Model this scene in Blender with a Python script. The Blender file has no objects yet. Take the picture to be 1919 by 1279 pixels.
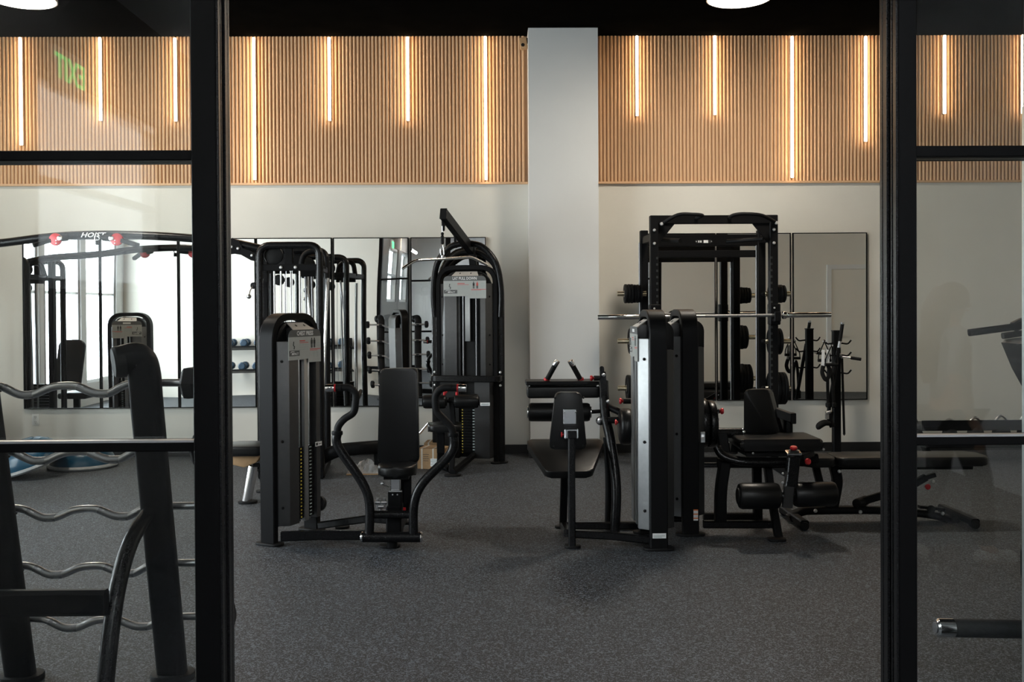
import bpy, bmesh, math, random
from mathutils import Vector, Matrix
random.seed(7)
V = Vector
SC = bpy.context.scene
COL = SC.collection
PI = math.pi

# ------------------------------------------------------------------ camera
F = 1866.0                      # focal length in pixels of the 1919 x 1279 frame
CAMZ = 1.55
YAW, PITCH, ROLL = math.radians(-0.8), math.radians(-0.6), math.radians(-0.33)
SHIFT = -45.0 / 1919
CAMROT = (Matrix.Rotation(YAW, 3, 'Z') @ Matrix.Rotation(PI / 2 + PITCH, 3, 'X') @ Matrix.Rotation(ROLL, 3, 'Z'))
cd = bpy.data.cameras.new('camera')
cd.sensor_width = 36.0
cd.lens = 36.0 * F / 1919
cd.shift_y = SHIFT
cd.clip_start = 0.05
cam = bpy.data.objects.new('camera', cd)
COL.objects.link(cam)
cam.matrix_world = Matrix.Translation((0, 0, CAMZ)) @ CAMROT.to_4x4()
SC.camera = cam

# ------------------------------------------------------------------ world, daylight, exposure
vs = SC.view_settings
vs.view_transform = 'Standard'
vs.look = 'None'
vs.gamma = 1
vs.exposure = 0.65
vs.use_curve_mapping = False
w = bpy.data.worlds.new('overcast_sky')
SC.world = w
w.use_nodes = True
bgn = w.node_tree.nodes['Background']
bgn.inputs[0].default_value = (0.88, 0.945, 1.0, 1)
bgn.inputs[1].default_value = 13.5
SC.cycles.use_denoising = True
SC.cycles.max_bounces = 7
SC.cycles.diffuse_bounces = 3
SC.cycles.glossy_bounces = 4
SC.cycles.transparent_max_bounces = 12
SC.cycles.use_adaptive_sampling = True
SC.cycles.adaptive_threshold = 0.03
SC.cycles.caustics_reflective = False
SC.cycles.caustics_refractive = False
SC.cycles.sample_clamp_indirect = 4.0

def portal(name, loc, size, direction):
    l = bpy.data.lights.new(name, 'AREA')
    l.shape = 'RECTANGLE'
    l.size, l.size_y = size
    l.cycles.is_portal = True
    o = bpy.data.objects.new(name, l)
    o.location = loc
    o.rotation_euler = V(direction).to_track_quat('-Z', 'Y').to_euler()
    COL.objects.link(o)
    return o

# room dimensions (metres; camera stands at x = y = 0 in the lobby)
WALLY, CEIL = 10.48, 4.34
GX0, GX1 = -6.6, 6.4            # gym side walls
GLASSY = 3.2                    # glazed partition between lobby and gym
FX0, FX1, FY0, FCEIL = -2.15, 2.9, -3.0, 3.3   # lobby
GWIN = [(3.6, 4.85), (5.05, 6.3), (6.5, 7.75)]    # gym windows on the left wall (y ranges)
GWZ = (0.35, 3.25)
FWIN = [(-2.4, -0.7), (0.0, 1.7)]                # lobby windows on the left wall
FWZ = (1.65, 2.7)
for (a, b) in GWIN:
    portal('window_daylight', (GX0 - 0.1, (a + b) / 2, sum(GWZ) / 2), (b - a, GWZ[1] - GWZ[0]), (1, 0, 0))
for (a, b) in FWIN:
    portal('lobby_daylight', (FX0 - 0.1, (a + b) / 2, sum(FWZ) / 2), (b - a, FWZ[1] - FWZ[0]), (1, 0, 0))

def ray(px, py):
    d = V(((px - 959.5) / F, (639.5 - py) / F + SHIFT * 1919 / F, -1.0))
    return CAMROT @ d
def P(px, py, Y):
    d = ray(px, py)
    return V((0, 0, CAMZ)) + d * (Y / d.y)
def FL(px, py):
    d = ray(px, py)
    return V((0, 0, CAMZ)) + d * (-CAMZ / d.z)
def PX(px, Y, py=640): return P(px, py, Y).x
def PZ(py, Y, px=960): return P(px, py, Y).z

# ------------------------------------------------------------------ materials
M = {}
def mat(name, col, rough=0.5, metal=0.0, var=0.0, scale=40, bump=0.0, emit=0.0, coat=0.0, spec=0.5):
    m = bpy.data.materials.new(name)
    m.use_nodes = True
    nt = m.node_tree
    b = nt.nodes['Principled BSDF']
    b.inputs['Base Color'].default_value = (*col, 1)
    b.inputs['Roughness'].default_value = rough
    b.inputs['Metallic'].default_value = metal
    b.inputs['Specular IOR Level'].default_value = spec
    b.inputs['Coat Weight'].default_value = coat
    if emit:
        b.inputs['Emission Color'].default_value = (*col, 1)
        b.inputs['Emission Strength'].default_value = emit
    if var or bump:
        tc = nt.nodes.new('ShaderNodeTexCoord')
        n = nt.nodes.new('ShaderNodeTexNoise')
        n.inputs['Scale'].default_value = scale
        n.inputs['Detail'].default_value = 4
        nt.links.new(tc.outputs['Object'], n.inputs['Vector'])
        if var:
            r = nt.nodes.new('ShaderNodeValToRGB')
            r.color_ramp.elements[0].position = 0.3
            r.color_ramp.elements[1].position = 0.7
            r.color_ramp.elements[0].color = (*[c * (1 - var) for c in col], 1)
            r.color_ramp.elements[1].color = (*[min(1, c * (1 + var)) for c in col], 1)
            nt.links.new(n.outputs['Fac'], r.inputs[0])
            nt.links.new(r.outputs[0], b.inputs['Base Color'])
        if bump:
            bp = nt.nodes.new('ShaderNodeBump')
            bp.inputs['Strength'].default_value = bump
            bp.inputs['Distance'].default_value = 0.002
            nt.links.new(n.outputs['Fac'], bp.inputs['Height'])
            nt.links.new(bp.outputs[0], b.inputs['Normal'])
    M[name] = m
    return m

mat('black_metal', (0.0075, 0.0075, 0.008), 0.42, 0, 0.15, 300, 0.05, spec=0.08)
mat('black_gloss', (0.007, 0.007, 0.0075), 0.27, 0, 0.1, 200, spec=0.25)
mat('frame_black', (0.0035, 0.0035, 0.0038), 0.45, 0, 0.1, 60, spec=0.08)
mat('rubber', (0.006, 0.006, 0.0063), 0.6, 0, 0.15, 200, 0.1, spec=0.2)
mat('vinyl', (0.006, 0.006, 0.0062), 0.36, 0, 0.12, 350, 0.1, spec=0.3)
mat('plastic', (0.007, 0.007, 0.0073), 0.45, 0, 0.1, 120, spec=0.2)
mat('shroud', (0.42, 0.43, 0.435), 0.38, 0.8, 0.05, 30)
mat('shroud_shaded', (0.105, 0.105, 0.107), 0.4, 0.7, 0.05, 30)  # the silver shroud again, darkened for towers whose fronts are in shade
mat('shroud_dark', (0.03, 0.03, 0.031), 0.45, 0.2, 0.05, 30)
mat('chrome', (0.86, 0.86, 0.87), 0.12, 1, 0.03, 20)
mat('steel', (0.55, 0.55, 0.56), 0.3, 1, 0.08, 80)
mat('knurl', (0.33, 0.33, 0.34), 0.5, 1, 0.25, 600, 0.3)
mat('zinc', (0.75, 0.66, 0.48), 0.25, 1, 0.05, 60)
mat('bolt', (0.80, 0.80, 0.80), 0.3, 0.7, 0.03, 60)
mat('dark_steel', (0.22, 0.22, 0.225), 0.35, 1, 0.08, 80)
mat('bracket', (0.6, 0.58, 0.55), 0.5, 0.2, 0.03, 40)
mat('red', (0.50, 0.02, 0.025), 0.3, 0.3, 0.05, 60)
mat('placard', (0.42, 0.44, 0.425), 0.5, 0, 0.02, 60)
mat('placard_dark', (0.10, 0.105, 0.105), 0.5, 0, 0.03, 60)
mat('print_white', (0.85, 0.86, 0.86), 0.5, 0, 0.02, 60)
mat('print_black', (0.02, 0.022, 0.022), 0.5, 0, 0.02, 60)
mat('print_grey', (0.36, 0.42, 0.41), 0.5, 0, 0.02, 60)
mat('print_red', (0.55, 0.10, 0.08), 0.5, 0, 0.02, 60)
mat('print_orange', (0.75, 0.20, 0.05), 0.5, 0, 0.02, 60)
mat('print_yellow', (0.80, 0.62, 0.08), 0.5, 0, 0.02, 60)
mat('wall_paint', (0.77, 0.745, 0.675), 0.75, 0, 0.015, 3, 0.03)
mat('white_paint', (0.74, 0.75, 0.75), 0.6, 0, 0.015, 3, 0.03)
mat('column_paint', (0.68, 0.685, 0.675), 0.75, 0, 0.015, 3, 0.03)
mat('ceiling_black', (0.0035, 0.0033, 0.003), 0.9, 0, 0.2, 4, spec=0.0)
mat('base_black', (0.010, 0.010, 0.010), 0.5, 0, 0.1, 20)
mat('cardboard', (0.40, 0.25, 0.13), 0.8, 0, 0.08, 25, 0.1)
mat('tape', (0.66, 0.62, 0.55), 0.4, 0, 0.03, 30)
mat('blue_rubber', (0.004, 0.055, 0.105), 0.3, 0, 0.08, 20)
mat('grey_rubber', (0.28, 0.29, 0.30), 0.5, 0, 0.08, 40)
mat('dumbbell_blue', (0.015, 0.04, 0.07), 0.45, 0, 0.1, 60)
mat('aluminium', (0.62, 0.63, 0.65), 0.35, 0.9, 0.03, 40)
mat('outlet_white', (0.8, 0.8, 0.78), 0.4, 0, 0.02, 40)
mat('led_warm', (1.0, 0.76, 0.50), 0.5, 0, emit=11.0)
mat('lamp_white', (1.0, 0.90, 0.76), 0.5, 0, emit=75.0)
mat('fill_panel_white', (0.93, 0.97, 1.0), 0.5, 0, emit=26.0)
mat('lobby_grey', (0.09, 0.09, 0.09), 0.7, 0, 0.03, 4)
mat('tube_white', (1.0, 0.97, 0.93), 0.5, 0, emit=22.0)
mat('exit_green', (0.06, 0.85, 0.22), 0.5, 0, emit=3.0)
mat('blocker_grey', (0.16, 0.16, 0.16), 0.8, 0, 0.06, 6)
mat('sock', (0.5, 0.5, 0.5), 0.7, 0, 0.05, 40)

def wood_material():
    m = mat('oak', (0.50, 0.31, 0.175), 0.55, 0)
    nt = m.node_tree
    b = nt.nodes['Principled BSDF']
    tc = nt.nodes.new('ShaderNodeTexCoord')
    mp = nt.nodes.new('ShaderNodeMapping')
    mp.inputs['Scale'].default_value = (60, 60, 2.0)
    n = nt.nodes.new('ShaderNodeTexNoise')
    n.inputs['Scale'].default_value = 1.5
    n.inputs['Detail'].default_value = 6
    r = nt.nodes.new('ShaderNodeValToRGB')
    r.color_ramp.elements[0].position = 0.3
    r.color_ramp.elements[1].position = 0.72
    r.color_ramp.elements[0].color = (0.69, 0.42, 0.235, 1)
    r.color_ramp.elements[1].color = (0.76, 0.485, 0.28, 1)
    oi = nt.nodes.new('ShaderNodeObjectInfo')
    add = nt.nodes.new('ShaderNodeVectorMath')
    add.operation = 'ADD'
    nt.links.new(tc.outputs['Object'], mp.inputs[0])
    nt.links.new(mp.outputs[0], add.inputs[0])
    nt.links.new(oi.outputs['Location'], add.inputs[1])
    nt.links.new(add.outputs[0], n.inputs['Vector'])
    nt.links.new(n.outputs['Fac'], r.inputs[0])
    nt.links.new(r.outputs[0], b.inputs['Base Color'])
wood_material()
mat('oak_back', (0.38, 0.215, 0.115), 0.8, 0, 0.1, 8)

def floor_material():
    m = mat('rubber_floor', (0.03, 0.03, 0.03), 0.62, 0, spec=0.35)
    nt = m.node_tree
    b = nt.nodes['Principled BSDF']
    tc = nt.nodes.new('ShaderNodeTexCoord')
    def vor(scale, lo, hi):
        v = nt.nodes.new('ShaderNodeTexVoronoi')
        v.inputs['Scale'].default_value = scale
        nt.links.new(tc.outputs['Object'], v.inputs['Vector'])
        s = nt.nodes.new('ShaderNodeSeparateColor')
        nt.links.new(v.outputs['Color'], s.inputs[0])
        r = nt.nodes.new('ShaderNodeMapRange')
        r.inputs['From Min'].default_value = lo
        r.inputs['From Max'].default_value = hi
        nt.links.new(s.outputs[0], r.inputs['Value'])
        return r.outputs[0]
    f1 = vor(230.0, 0.68, 0.85)
    f2 = vor(115.0, 0.86, 0.93)
    mx = nt.nodes.new('ShaderNodeMath')
    mx.operation = 'MAXIMUM'
    nt.links.new(f1, mx.inputs[0])
    nt.links.new(f2, mx.inputs[1])
    n = nt.nodes.new('ShaderNodeTexNoise')
    n.inputs['Scale'].default_value = 1.3
    n.inputs['Detail'].default_value = 5
    nt.links.new(tc.outputs['Object'], n.inputs['Vector'])
    base = nt.nodes.new('ShaderNodeValToRGB')
    base.color_ramp.elements[0].position = 0.3
    base.color_ramp.elements[1].position = 0.7
    base.color_ramp.elements[0].color = (0.017, 0.0175, 0.0185, 1)
    base.color_ramp.elements[1].color = (0.024, 0.0245, 0.026, 1)
    nt.links.new(n.outputs['Fac'], base.inputs[0])
    mix = nt.nodes.new('ShaderNodeMix')
    mix.data_type = 'RGBA'
    mix.inputs[7].default_value = (0.125, 0.142, 0.165, 1)
    nt.links.new(mx.outputs[0], mix.inputs[0])
    nt.links.new(base.outputs[0], mix.inputs[6])
    nt.links.new(mix.outputs[2], b.inputs['Base Color'])
    n2 = nt.nodes.new('ShaderNodeTexNoise')
    n2.inputs['Scale'].default_value = 260
    nt.links.new(tc.outputs['Object'], n2.inputs['Vector'])
    bp = nt.nodes.new('ShaderNodeBump')
    bp.inputs['Strength'].default_value = 0.35
    bp.inputs['Distance'].default_value = 0.002
    nt.links.new(n2.outputs['Fac'], bp.inputs['Height'])
    nt.links.new(bp.outputs[0], b.inputs['Normal'])
floor_material()

def glass_material(name, tint, ior):
    m = bpy.data.materials.new(name)
    m.use_nodes = True
    nt = m.node_tree
    nt.nodes.clear()
    out = nt.nodes.new('ShaderNodeOutputMaterial')
    t = nt.nodes.new('ShaderNodeBsdfTransparent')
    t.inputs[0].default_value = (*tint, 1)
    g = nt.nodes.new('ShaderNodeBsdfGlossy')
    g.inputs['Roughness'].default_value = 0.0
    g.inputs['Color'].default_value = (1, 1, 1, 1)
    fr = nt.nodes.new('ShaderNodeFresnel')
    geo = nt.nodes.new('ShaderNodeNewGeometry')     # keep the pane's Fresnel the same on both of its faces
    mi = nt.nodes.new('ShaderNodeMapRange')
    mi.inputs['To Min'].default_value = ior
    mi.inputs['To Max'].default_value = 1 / ior
    nt.links.new(geo.outputs['Backfacing'], mi.inputs['Value'])
    nt.links.new(mi.outputs[0], fr.inputs['IOR'])
    # faint procedural smears: the glass is never perfectly clean
    tc = nt.nodes.new('ShaderNodeTexCoord')
    n = nt.nodes.new('ShaderNodeTexNoise')
    n.inputs['Scale'].default_value = 3.0
    nt.links.new(tc.outputs['Object'], n.inputs['Vector'])
    mr = nt.nodes.new('ShaderNodeMapRange')
    mr.inputs['To Min'].default_value = 0.9
    mr.inputs['To Max'].default_value = 1.1
    nt.links.new(n.outputs['Fac'], mr.inputs['Value'])
    mu = nt.nodes.new('ShaderNodeMath')
    mu.operation = 'MULTIPLY'
    nt.links.new(fr.outputs[0], mu.inputs[0])
    nt.links.new(mr.outputs[0], mu.inputs[1])
    mix = nt.nodes.new('ShaderNodeMixShader')
    nt.links.new(mu.outputs[0], mix.inputs[0])
    nt.links.new(t.outputs[0], mix.inputs[1])
    nt.links.new(g.outputs[0], mix.inputs[2])
    nt.links.new(mix.outputs[0], out.inputs[0])
    M[name] = m
glass_material('glass', (0.925, 0.94, 0.935), 1.5)
mat('poly_bag', (0.75, 0.75, 0.75), 0.12, 0, 0.1, 30)
M['poly_bag'].node_tree.nodes['Principled BSDF'].inputs['Alpha'].default_value = 0.38
mat('mirror_silver', (0.90, 0.915, 0.91), 0.0, 1.0)

# ------------------------------------------------------------------ mesh building
MW = {}
def rotz(a): return Matrix.Rotation(a, 4, 'Z')
def frame(loc, rz=0): return Matrix.Translation(loc) @ rotz(rz)
def align(d, up=V((0, 0, 1))):
    z = V(d).normalized()
    if abs(z.dot(up)) > 0.999: up = V((0, 1, 0))
    x = up.cross(z).normalized()
    y = z.cross(x)
    return Matrix((x, y, z)).transposed()

def fillet(pts, r, seg=5, closed=False):
    pts = [V(p) for p in pts]
    if not r: return pts
    out = []
    n = len(pts)
    for i, p in enumerate(pts):
        if not closed and i in (0, n - 1):
            out.append(p); continue
        a, b = pts[i - 1], pts[(i + 1) % n]
        rr = r[i] if isinstance(r, (list, tuple)) else r
        da, db = (a - p), (b - p)
        t = min(rr, da.length * 0.49, db.length * 0.49)
        if t < 1e-5 or da.normalized().dot(db.normalized()) < -0.9995:
            out.append(p); continue
        s, e = p + da.normalized() * t, p + db.normalized() * t
        for k in range(seg + 1):
            u = k / seg
            out.append(s * (1 - u) ** 2 + p * 2 * u * (1 - u) + e * u * u)
    return out

def spline(pts, seg=6):
    pts = [V(p) for p in pts]
    out = []
    for i in range(len(pts) - 1):
        p0 = pts[max(i - 1, 0)]; p1 = pts[i]; p2 = pts[i + 1]; p3 = pts[min(i + 2, len(pts) - 1)]
        for k in range(seg):
            t = k / seg
            out.append(0.5 * ((2 * p1) + (p2 - p0) * t + (2 * p0 - 5 * p1 + 4 * p2 - p3) * t * t + (3 * p1 - p0 - 3 * p2 + p3) * t ** 3))
    out.append(pts[-1])
    return out

class B:
    def __init__(s, mtx=None):
        s.bm = bmesh.new(); s.m = mtx
    def box(s, c, size, rot=None, bev=0.0, seg=2):
        r = bmesh.ops.create_cube(s.bm, size=1.0)
        vs_ = r['verts']
        mt = Matrix.Translation(c) @ (rot.to_4x4() if rot is not None else Matrix()) @ Matrix.Diagonal((*size, 1))
        bmesh.ops.transform(s.bm, matrix=mt, verts=vs_)
        if bev:
            es = list({e for v in vs_ for e in v.link_edges})
            bmesh.ops.bevel(s.bm, geom=es, offset=min(bev, min(size) * 0.49), segments=seg, affect='EDGES', profile=0.5, clamp_overlap=True)
        return s
    def bar(s, a, b, w, h, bev=0.004, up=V((0, 0, 1)), ext=0):
        a, b = V(a), V(b)
        d = (b - a)
        return s.box((a + b) / 2, (w, h, d.length + ext), align(d, up), bev, 1)
    def cyl(s, a, b, r, r2=None, n=20, bev=0.0):
        a, b = V(a), V(b)
        d = b - a
        mt = Matrix.Translation((a + b) / 2) @ align(d).to_4x4()
        res = bmesh.ops.create_cone(s.bm, cap_ends=True, segments=n, radius1=r, radius2=r if r2 is None else r2, depth=d.length, matrix=mt)
        if bev:
            es = [e for e in {e for v in res['verts'] for e in v.link_edges} if any(len(f.verts) > 4 for f in e.link_faces)]
            bmesh.ops.bevel(s.bm, geom=es, offset=bev, segments=2, affect='EDGES', profile=0.5, clamp_overlap=True)
        return s
    def sweep(s, pts, prof, up=None, closed=False, twist=None):
        pts = [V(p) for p in pts]
        n = len(pts)
        rings = []
        t0 = (pts[1] - pts[0]).normalized()
        if up is None:
            up = V((0, 0, 1)) if abs(t0.z) < 0.9 else V((0, 1, 0))
        u = (up - t0 * up.dot(t0)).normalized()
        prev = t0
        for i in range(n):
            if closed: t = (pts[(i + 1) % n] - pts[i - 1]).normalized()
            elif i == 0: t = t0
            elif i == n - 1: t = (pts[-1] - pts[-2]).normalized()
            else: t = ((pts[i + 1] - pts[i]).normalized() + (pts[i] - pts[i - 1]).normalized()).normalized()
            q = prev.rotation_difference(t)
            u = q @ u
            u = (u - t * u.dot(t)).normalized()
            prev = t
            x = u.cross(t)
            sc = 1.0
            if 0 < i < n - 1 and not closed:
                ca = (pts[i] - pts[i - 1]).normalized().dot((pts[i + 1] - pts[i]).normalized())
                sc = 1.0 / max(0.5, math.sqrt(max(0.0, (1 + ca) / 2)))
            pr = prof(i / (n - 1)) if callable(prof) else prof
            rings.append([s.bm.verts.new(pts[i] + x * (a * (sc if sc > 1.02 else 1)) + u * b) for a, b in pr])
        k = len(rings[0])
        m_ = n if closed else n - 1
        for i in range(m_):
            r0, r1 = rings[i], rings[(i + 1) % n]
            for j in range(k):
                s.bm.faces.new((r0[j], r0[(j + 1) % k], r1[(j + 1) % k], r1[j]))
        if not closed:
            s.bm.faces.new(list(reversed(rings[0])))
            s.bm.faces.new(rings[-1])
        return s
    def tube(s, pts, r, n=12, fil=0.0, seg=5, closed=False, flat=1.0):
        pts = fillet(pts, fil, seg, closed)
        if callable(r):
            prof = lambda t: [(r(t) * math.cos(2 * PI * k / n), flat * r(t) * math.sin(2 * PI * k / n)) for k in range(n)]
        else:
            prof = [(r * math.cos(2 * PI * k / n), flat * r * math.sin(2 * PI * k / n)) for k in range(n)]
        return s.sweep(pts, prof, closed=closed)
    def rtube(s, pts, w, h, bev=0.006, fil=0.0, seg=6, up=None):
        a, b = w / 2, h / 2
        c = min(bev, a * 0.9, b * 0.9)
        prof = [(a, -b + c), (a, b - c), (a - c, b), (-a + c, b), (-a, b - c), (-a, -b + c), (-a + c, -b), (a - c, -b)]
        return s.sweep(fillet(pts, fil, seg), prof, up=up)
    def prism(s, poly, o, ux, uy, depth, bev=0.0, seg=2):
        o, ux, uy, depth = V(o), V(ux), V(uy), V(depth)
        a = [s.bm.verts.new(o + ux * x + uy * y) for x, y in poly]
        b = [s.bm.verts.new(v.co + depth) for v in a]
        n = len(a)
        fs = [s.bm.faces.new(a), s.bm.faces.new(list(reversed(b)))]
        for i in range(n):
            s.bm.faces.new((a[(i + 1) % n], a[i], b[i], b[(i + 1) % n]))
        if bev:
            es = list({e for f in fs for e in f.edges})
            bmesh.ops.bevel(s.bm, geom=es, offset=bev, segments=seg, affect='EDGES', profile=0.5, clamp_overlap=True)
        return s
    def lathe(s, prof, o, axis=(0, 0, 1), n=28, sx=1.0):
        R = align(axis)
        o = V(o)
        rings = []
        for r, z in prof:
            if r < 1e-6:
                rings.append([s.bm.verts.new(o + R @ V((0, 0, z)))])
            else:
                rings.append([s.bm.verts.new(o + R @ V((sx * r * math.cos(2 * PI * k / n), r * math.sin(2 * PI * k / n), z))) for k in range(n)])
        for i in range(len(rings) - 1):
            a, b = rings[i], rings[i + 1]
            for k in range(n):
                k2 = (k + 1) % n
                if len(a) == 1 and len(b) == 1: continue
                if len(a) == 1: s.bm.faces.new((a[0], b[k2], b[k]))
                elif len(b) == 1: s.bm.faces.new((a[k], a[k2], b[0]))
                else: s.bm.faces.new((a[k], a[k2], b[k2], b[k]))
        if len(rings[0]) > 1: s.bm.faces.new(list(reversed(rings[0])))
        if len(rings[-1]) > 1: s.bm.faces.new(rings[-1])
        return s
    def ball(s, c, r, sc=(1, 1, 1), n=16):
        bmesh.ops.create_uvsphere(s.bm, u_segments=n, v_segments=n // 2 + 2, radius=r, matrix=Matrix.Translation(c) @ Matrix.Diagonal((*sc, 1)))
        return s
    def build(s, name, material, parent=None, smooth=35, label=None, kind=None):
        bmesh.ops.recalc_face_normals(s.bm, faces=s.bm.faces)
        if s.m is not None: s.bm.transform(s.m)
        me = bpy.data.meshes.new(name)
        loc = V((0, 0, 0))
        if parent is not None:
            s.bm.transform(MW[parent.name].inverted())
        else:
            lo = V([min(v.co[i] for v in s.bm.verts) for i in range(3)])
            hi = V([max(v.co[i] for v in s.bm.verts) for i in range(3)])
            loc = V(((lo.x + hi.x) / 2, (lo.y + hi.y) / 2, lo.z))
            s.bm.transform(Matrix.Translation(-loc))
        s.bm.to_mesh(me)
        s.bm.free()
        me.materials.append(M[material])
        if smooth:
            me.polygons.foreach_set('use_smooth', [True] * len(me.polygons))
            me.set_sharp_from_angle(angle=math.radians(smooth))
        o = bpy.data.objects.new(name, me)
        COL.objects.link(o)
        o.location = loc
        if parent is not None:
            o.parent = parent
            MW[o.name] = MW[parent.name]
        else:
            MW[o.name] = Matrix.Translation(loc)
        if label: o['label'] = label
        if kind: o['kind'] = kind
        return o

def tag(o, label, cat=None, group=None, kind=None):
    if label: o['label'] = label
    if cat: o['category'] = cat
    if group: o['group'] = group
    if kind: o['kind'] = kind
    return o
def thing(name, label, cat, loc=(0, 0, 0), rz=0.0, group=None, kind=None):
    o = bpy.data.objects.new(name, None)
    COL.objects.link(o)
    o.empty_display_size = 0.1
    o.location = loc
    o.rotation_euler = (0, 0, rz)
    MW[o.name] = frame(loc, rz)
    return tag(o, label, cat, group, kind)
def struct(b, name, material, label, cat, smooth=35):
    return tag(b.build(name, material, None, smooth), label, cat, None, 'structure')
def share(src, parent, mtx, name=None):
    """a linked copy of one part, placed in world space under another root"""
    o = src.copy()
    COL.objects.link(o)
    o.parent = parent
    o.matrix_basis = mtx
    MW[o.name] = MW[parent.name] if parent is not None else mtx
    return o
def text_mesh(name, body, size, mtx, material, parent, ext=0.0012, shear=0.0, wide=1.0):
    c = bpy.data.curves.new(name, 'FONT')
    c.body = body
    c.size = size
    c.align_x = 'CENTER'
    c.align_y = 'CENTER'
    c.extrude = ext
    c.shear = shear
    c.resolution_u = 2
    c.offset = size * 0.012
    t = bpy.data.objects.new(name, c)
    COL.objects.link(t)
    dg = bpy.context.evaluated_depsgraph_get()
    me = bpy.data.meshes.new_from_object(t.evaluated_get(dg))
    bpy.data.objects.remove(t)
    bpy.data.curves.remove(c)
    me.transform(Matrix.Diagonal((wide, 1, 1, 1)))
    me.transform(MW[parent.name].inverted() @ mtx)
    me.materials.clear()
    me.materials.append(M[material])
    o = bpy.data.objects.new(name, me)
    COL.objects.link(o)
    o.parent = parent
    MW[o.name] = MW[parent.name]
    return o
def arc(cx, cy, r, a0, a1, n=6):
    return [(cx + r * math.cos(a0 + (a1 - a0) * k / n), cy + r * math.sin(a0 + (a1 - a0) * k / n)) for k in range(n + 1)]
def rrect(w, h, r, n=4, cx=0, cy=0):
    a, b = w / 2 - r, h / 2 - r
    return [(cx + x, cy + y) for x, y in arc(a, b, r, 0, PI / 2, n) + arc(-a, b, r, PI / 2, PI, n) + arc(-a, -b, r, PI, 1.5 * PI, n) + arc(a, -b, r, 1.5 * PI, 2 * PI, n)]
def bolts(pts, r, axis, parent, material='bolt', name='bolt'):
    for p in pts:
        B().lathe([(r, 0), (r, r * 0.3), (r * 0.7, r * 0.75), (0, r * 0.9)], p, axis, 10).build(name, material, parent)
def foot(parent, c, w=0.16, d=0.10, h=0.018, rz=0.0):
    b = B(frame(c, rz))
    b.prism(rrect(w, d, min(w, d) * 0.45), (0, 0, 0), (1, 0, 0), (0, 1, 0), (0, 0, h), 0.004)
    b.build('foot', 'rubber', parent)
# ================================================================== THE SETTING
GX1 = 7.2
CEIL = 4.385
def slab(x0, x1, y0, y1, z0, z1, b=None):
    b = b or B()
    return b.box(((x0 + x1) / 2, (y0 + y1) / 2, (z0 + z1) / 2), (x1 - x0, y1 - y0, z1 - z0))

struct(slab(GX0 - 0.2, GX1 + 0.2, FY0 - 0.2, WALLY + 0.2, -0.12, 0), 'floor', 'rubber_floor', 'dark speckled rubber gym floor with pale flecks', 'floor')
struct(slab(GX0 - 0.2, GX1 + 0.2, GLASSY - 0.05, WALLY + 0.2, CEIL, CEIL + 0.1), 'ceiling', 'ceiling_black', 'black painted gym ceiling', 'ceiling')
struct(slab(FX0 - 0.2, 4.4, FY0 - 0.2, GLASSY - 0.05, FCEIL, FCEIL + 0.1), 'ceiling_lobby', 'white_paint', 'white lobby ceiling in front of the glazed partition', 'ceiling')
struct(slab(GX0 - 0.2, GX1 + 0.2, WALLY, WALLY + 0.15, 0, CEIL), 'wall_back', 'wall_paint', 'warm white painted wall below the wooden slats', 'wall')
struct(slab(GX1, GX1 + 0.15, GLASSY - 0.1, WALLY, 0, CEIL), 'wall_right', 'wall_paint', 'warm white side wall at the right end of the gym', 'wall')

def wall_with_openings(x0, x1, ya, yb, zt, wins, wz):
    b = B()
    slab(x0, x1, ya, yb, 0, wz[0], b)
    slab(x0, x1, ya, yb, wz[1], zt, b)
    y = ya
    for (a, c) in wins:
        slab(x0, x1, y, a, wz[0], wz[1], b)
        y = c
    slab(x0, x1, y, yb, wz[0], wz[1], b)
    return b
struct(wall_with_openings(GX0 - 0.15, GX0, GLASSY - 0.1, WALLY, CEIL, GWIN, GWZ), 'wall_left', 'white_paint', 'white side wall with tall windows at the left end of the gym', 'wall')
struct(wall_with_openings(FX0 - 0.12, FX0, FY0, GLASSY - 0.08, FCEIL, FWIN, FWZ), 'wall_lobby_left', 'lobby_grey', 'grey lobby side wall with two windows', 'wall')
struct(slab(4.2, 4.32, FY0, GLASSY - 0.08, 0, FCEIL), 'wall_lobby_right', 'white_paint', 'white lobby wall on the right behind the camera', 'wall')
struct(slab(FX0 - 0.2, 4.4, FY0 - 0.12, FY0, 0, FCEIL), 'wall_lobby_rear', 'white_paint', 'white rear wall of the lobby behind the camera', 'wall')
b = slab(GX0, FX0, GLASSY - 0.08, GLASSY + 0.08, 0, CEIL)
slab(FX1, GX1, GLASSY - 0.08, GLASSY + 0.08, 0, CEIL, b)
slab(FX0, FX1, GLASSY - 0.08, GLASSY + 0.08, 2.95, CEIL, b)
struct(b, 'wall_front', 'wall_paint', 'painted gym wall around the glazed partition, seen in the mirrors', 'wall')

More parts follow.
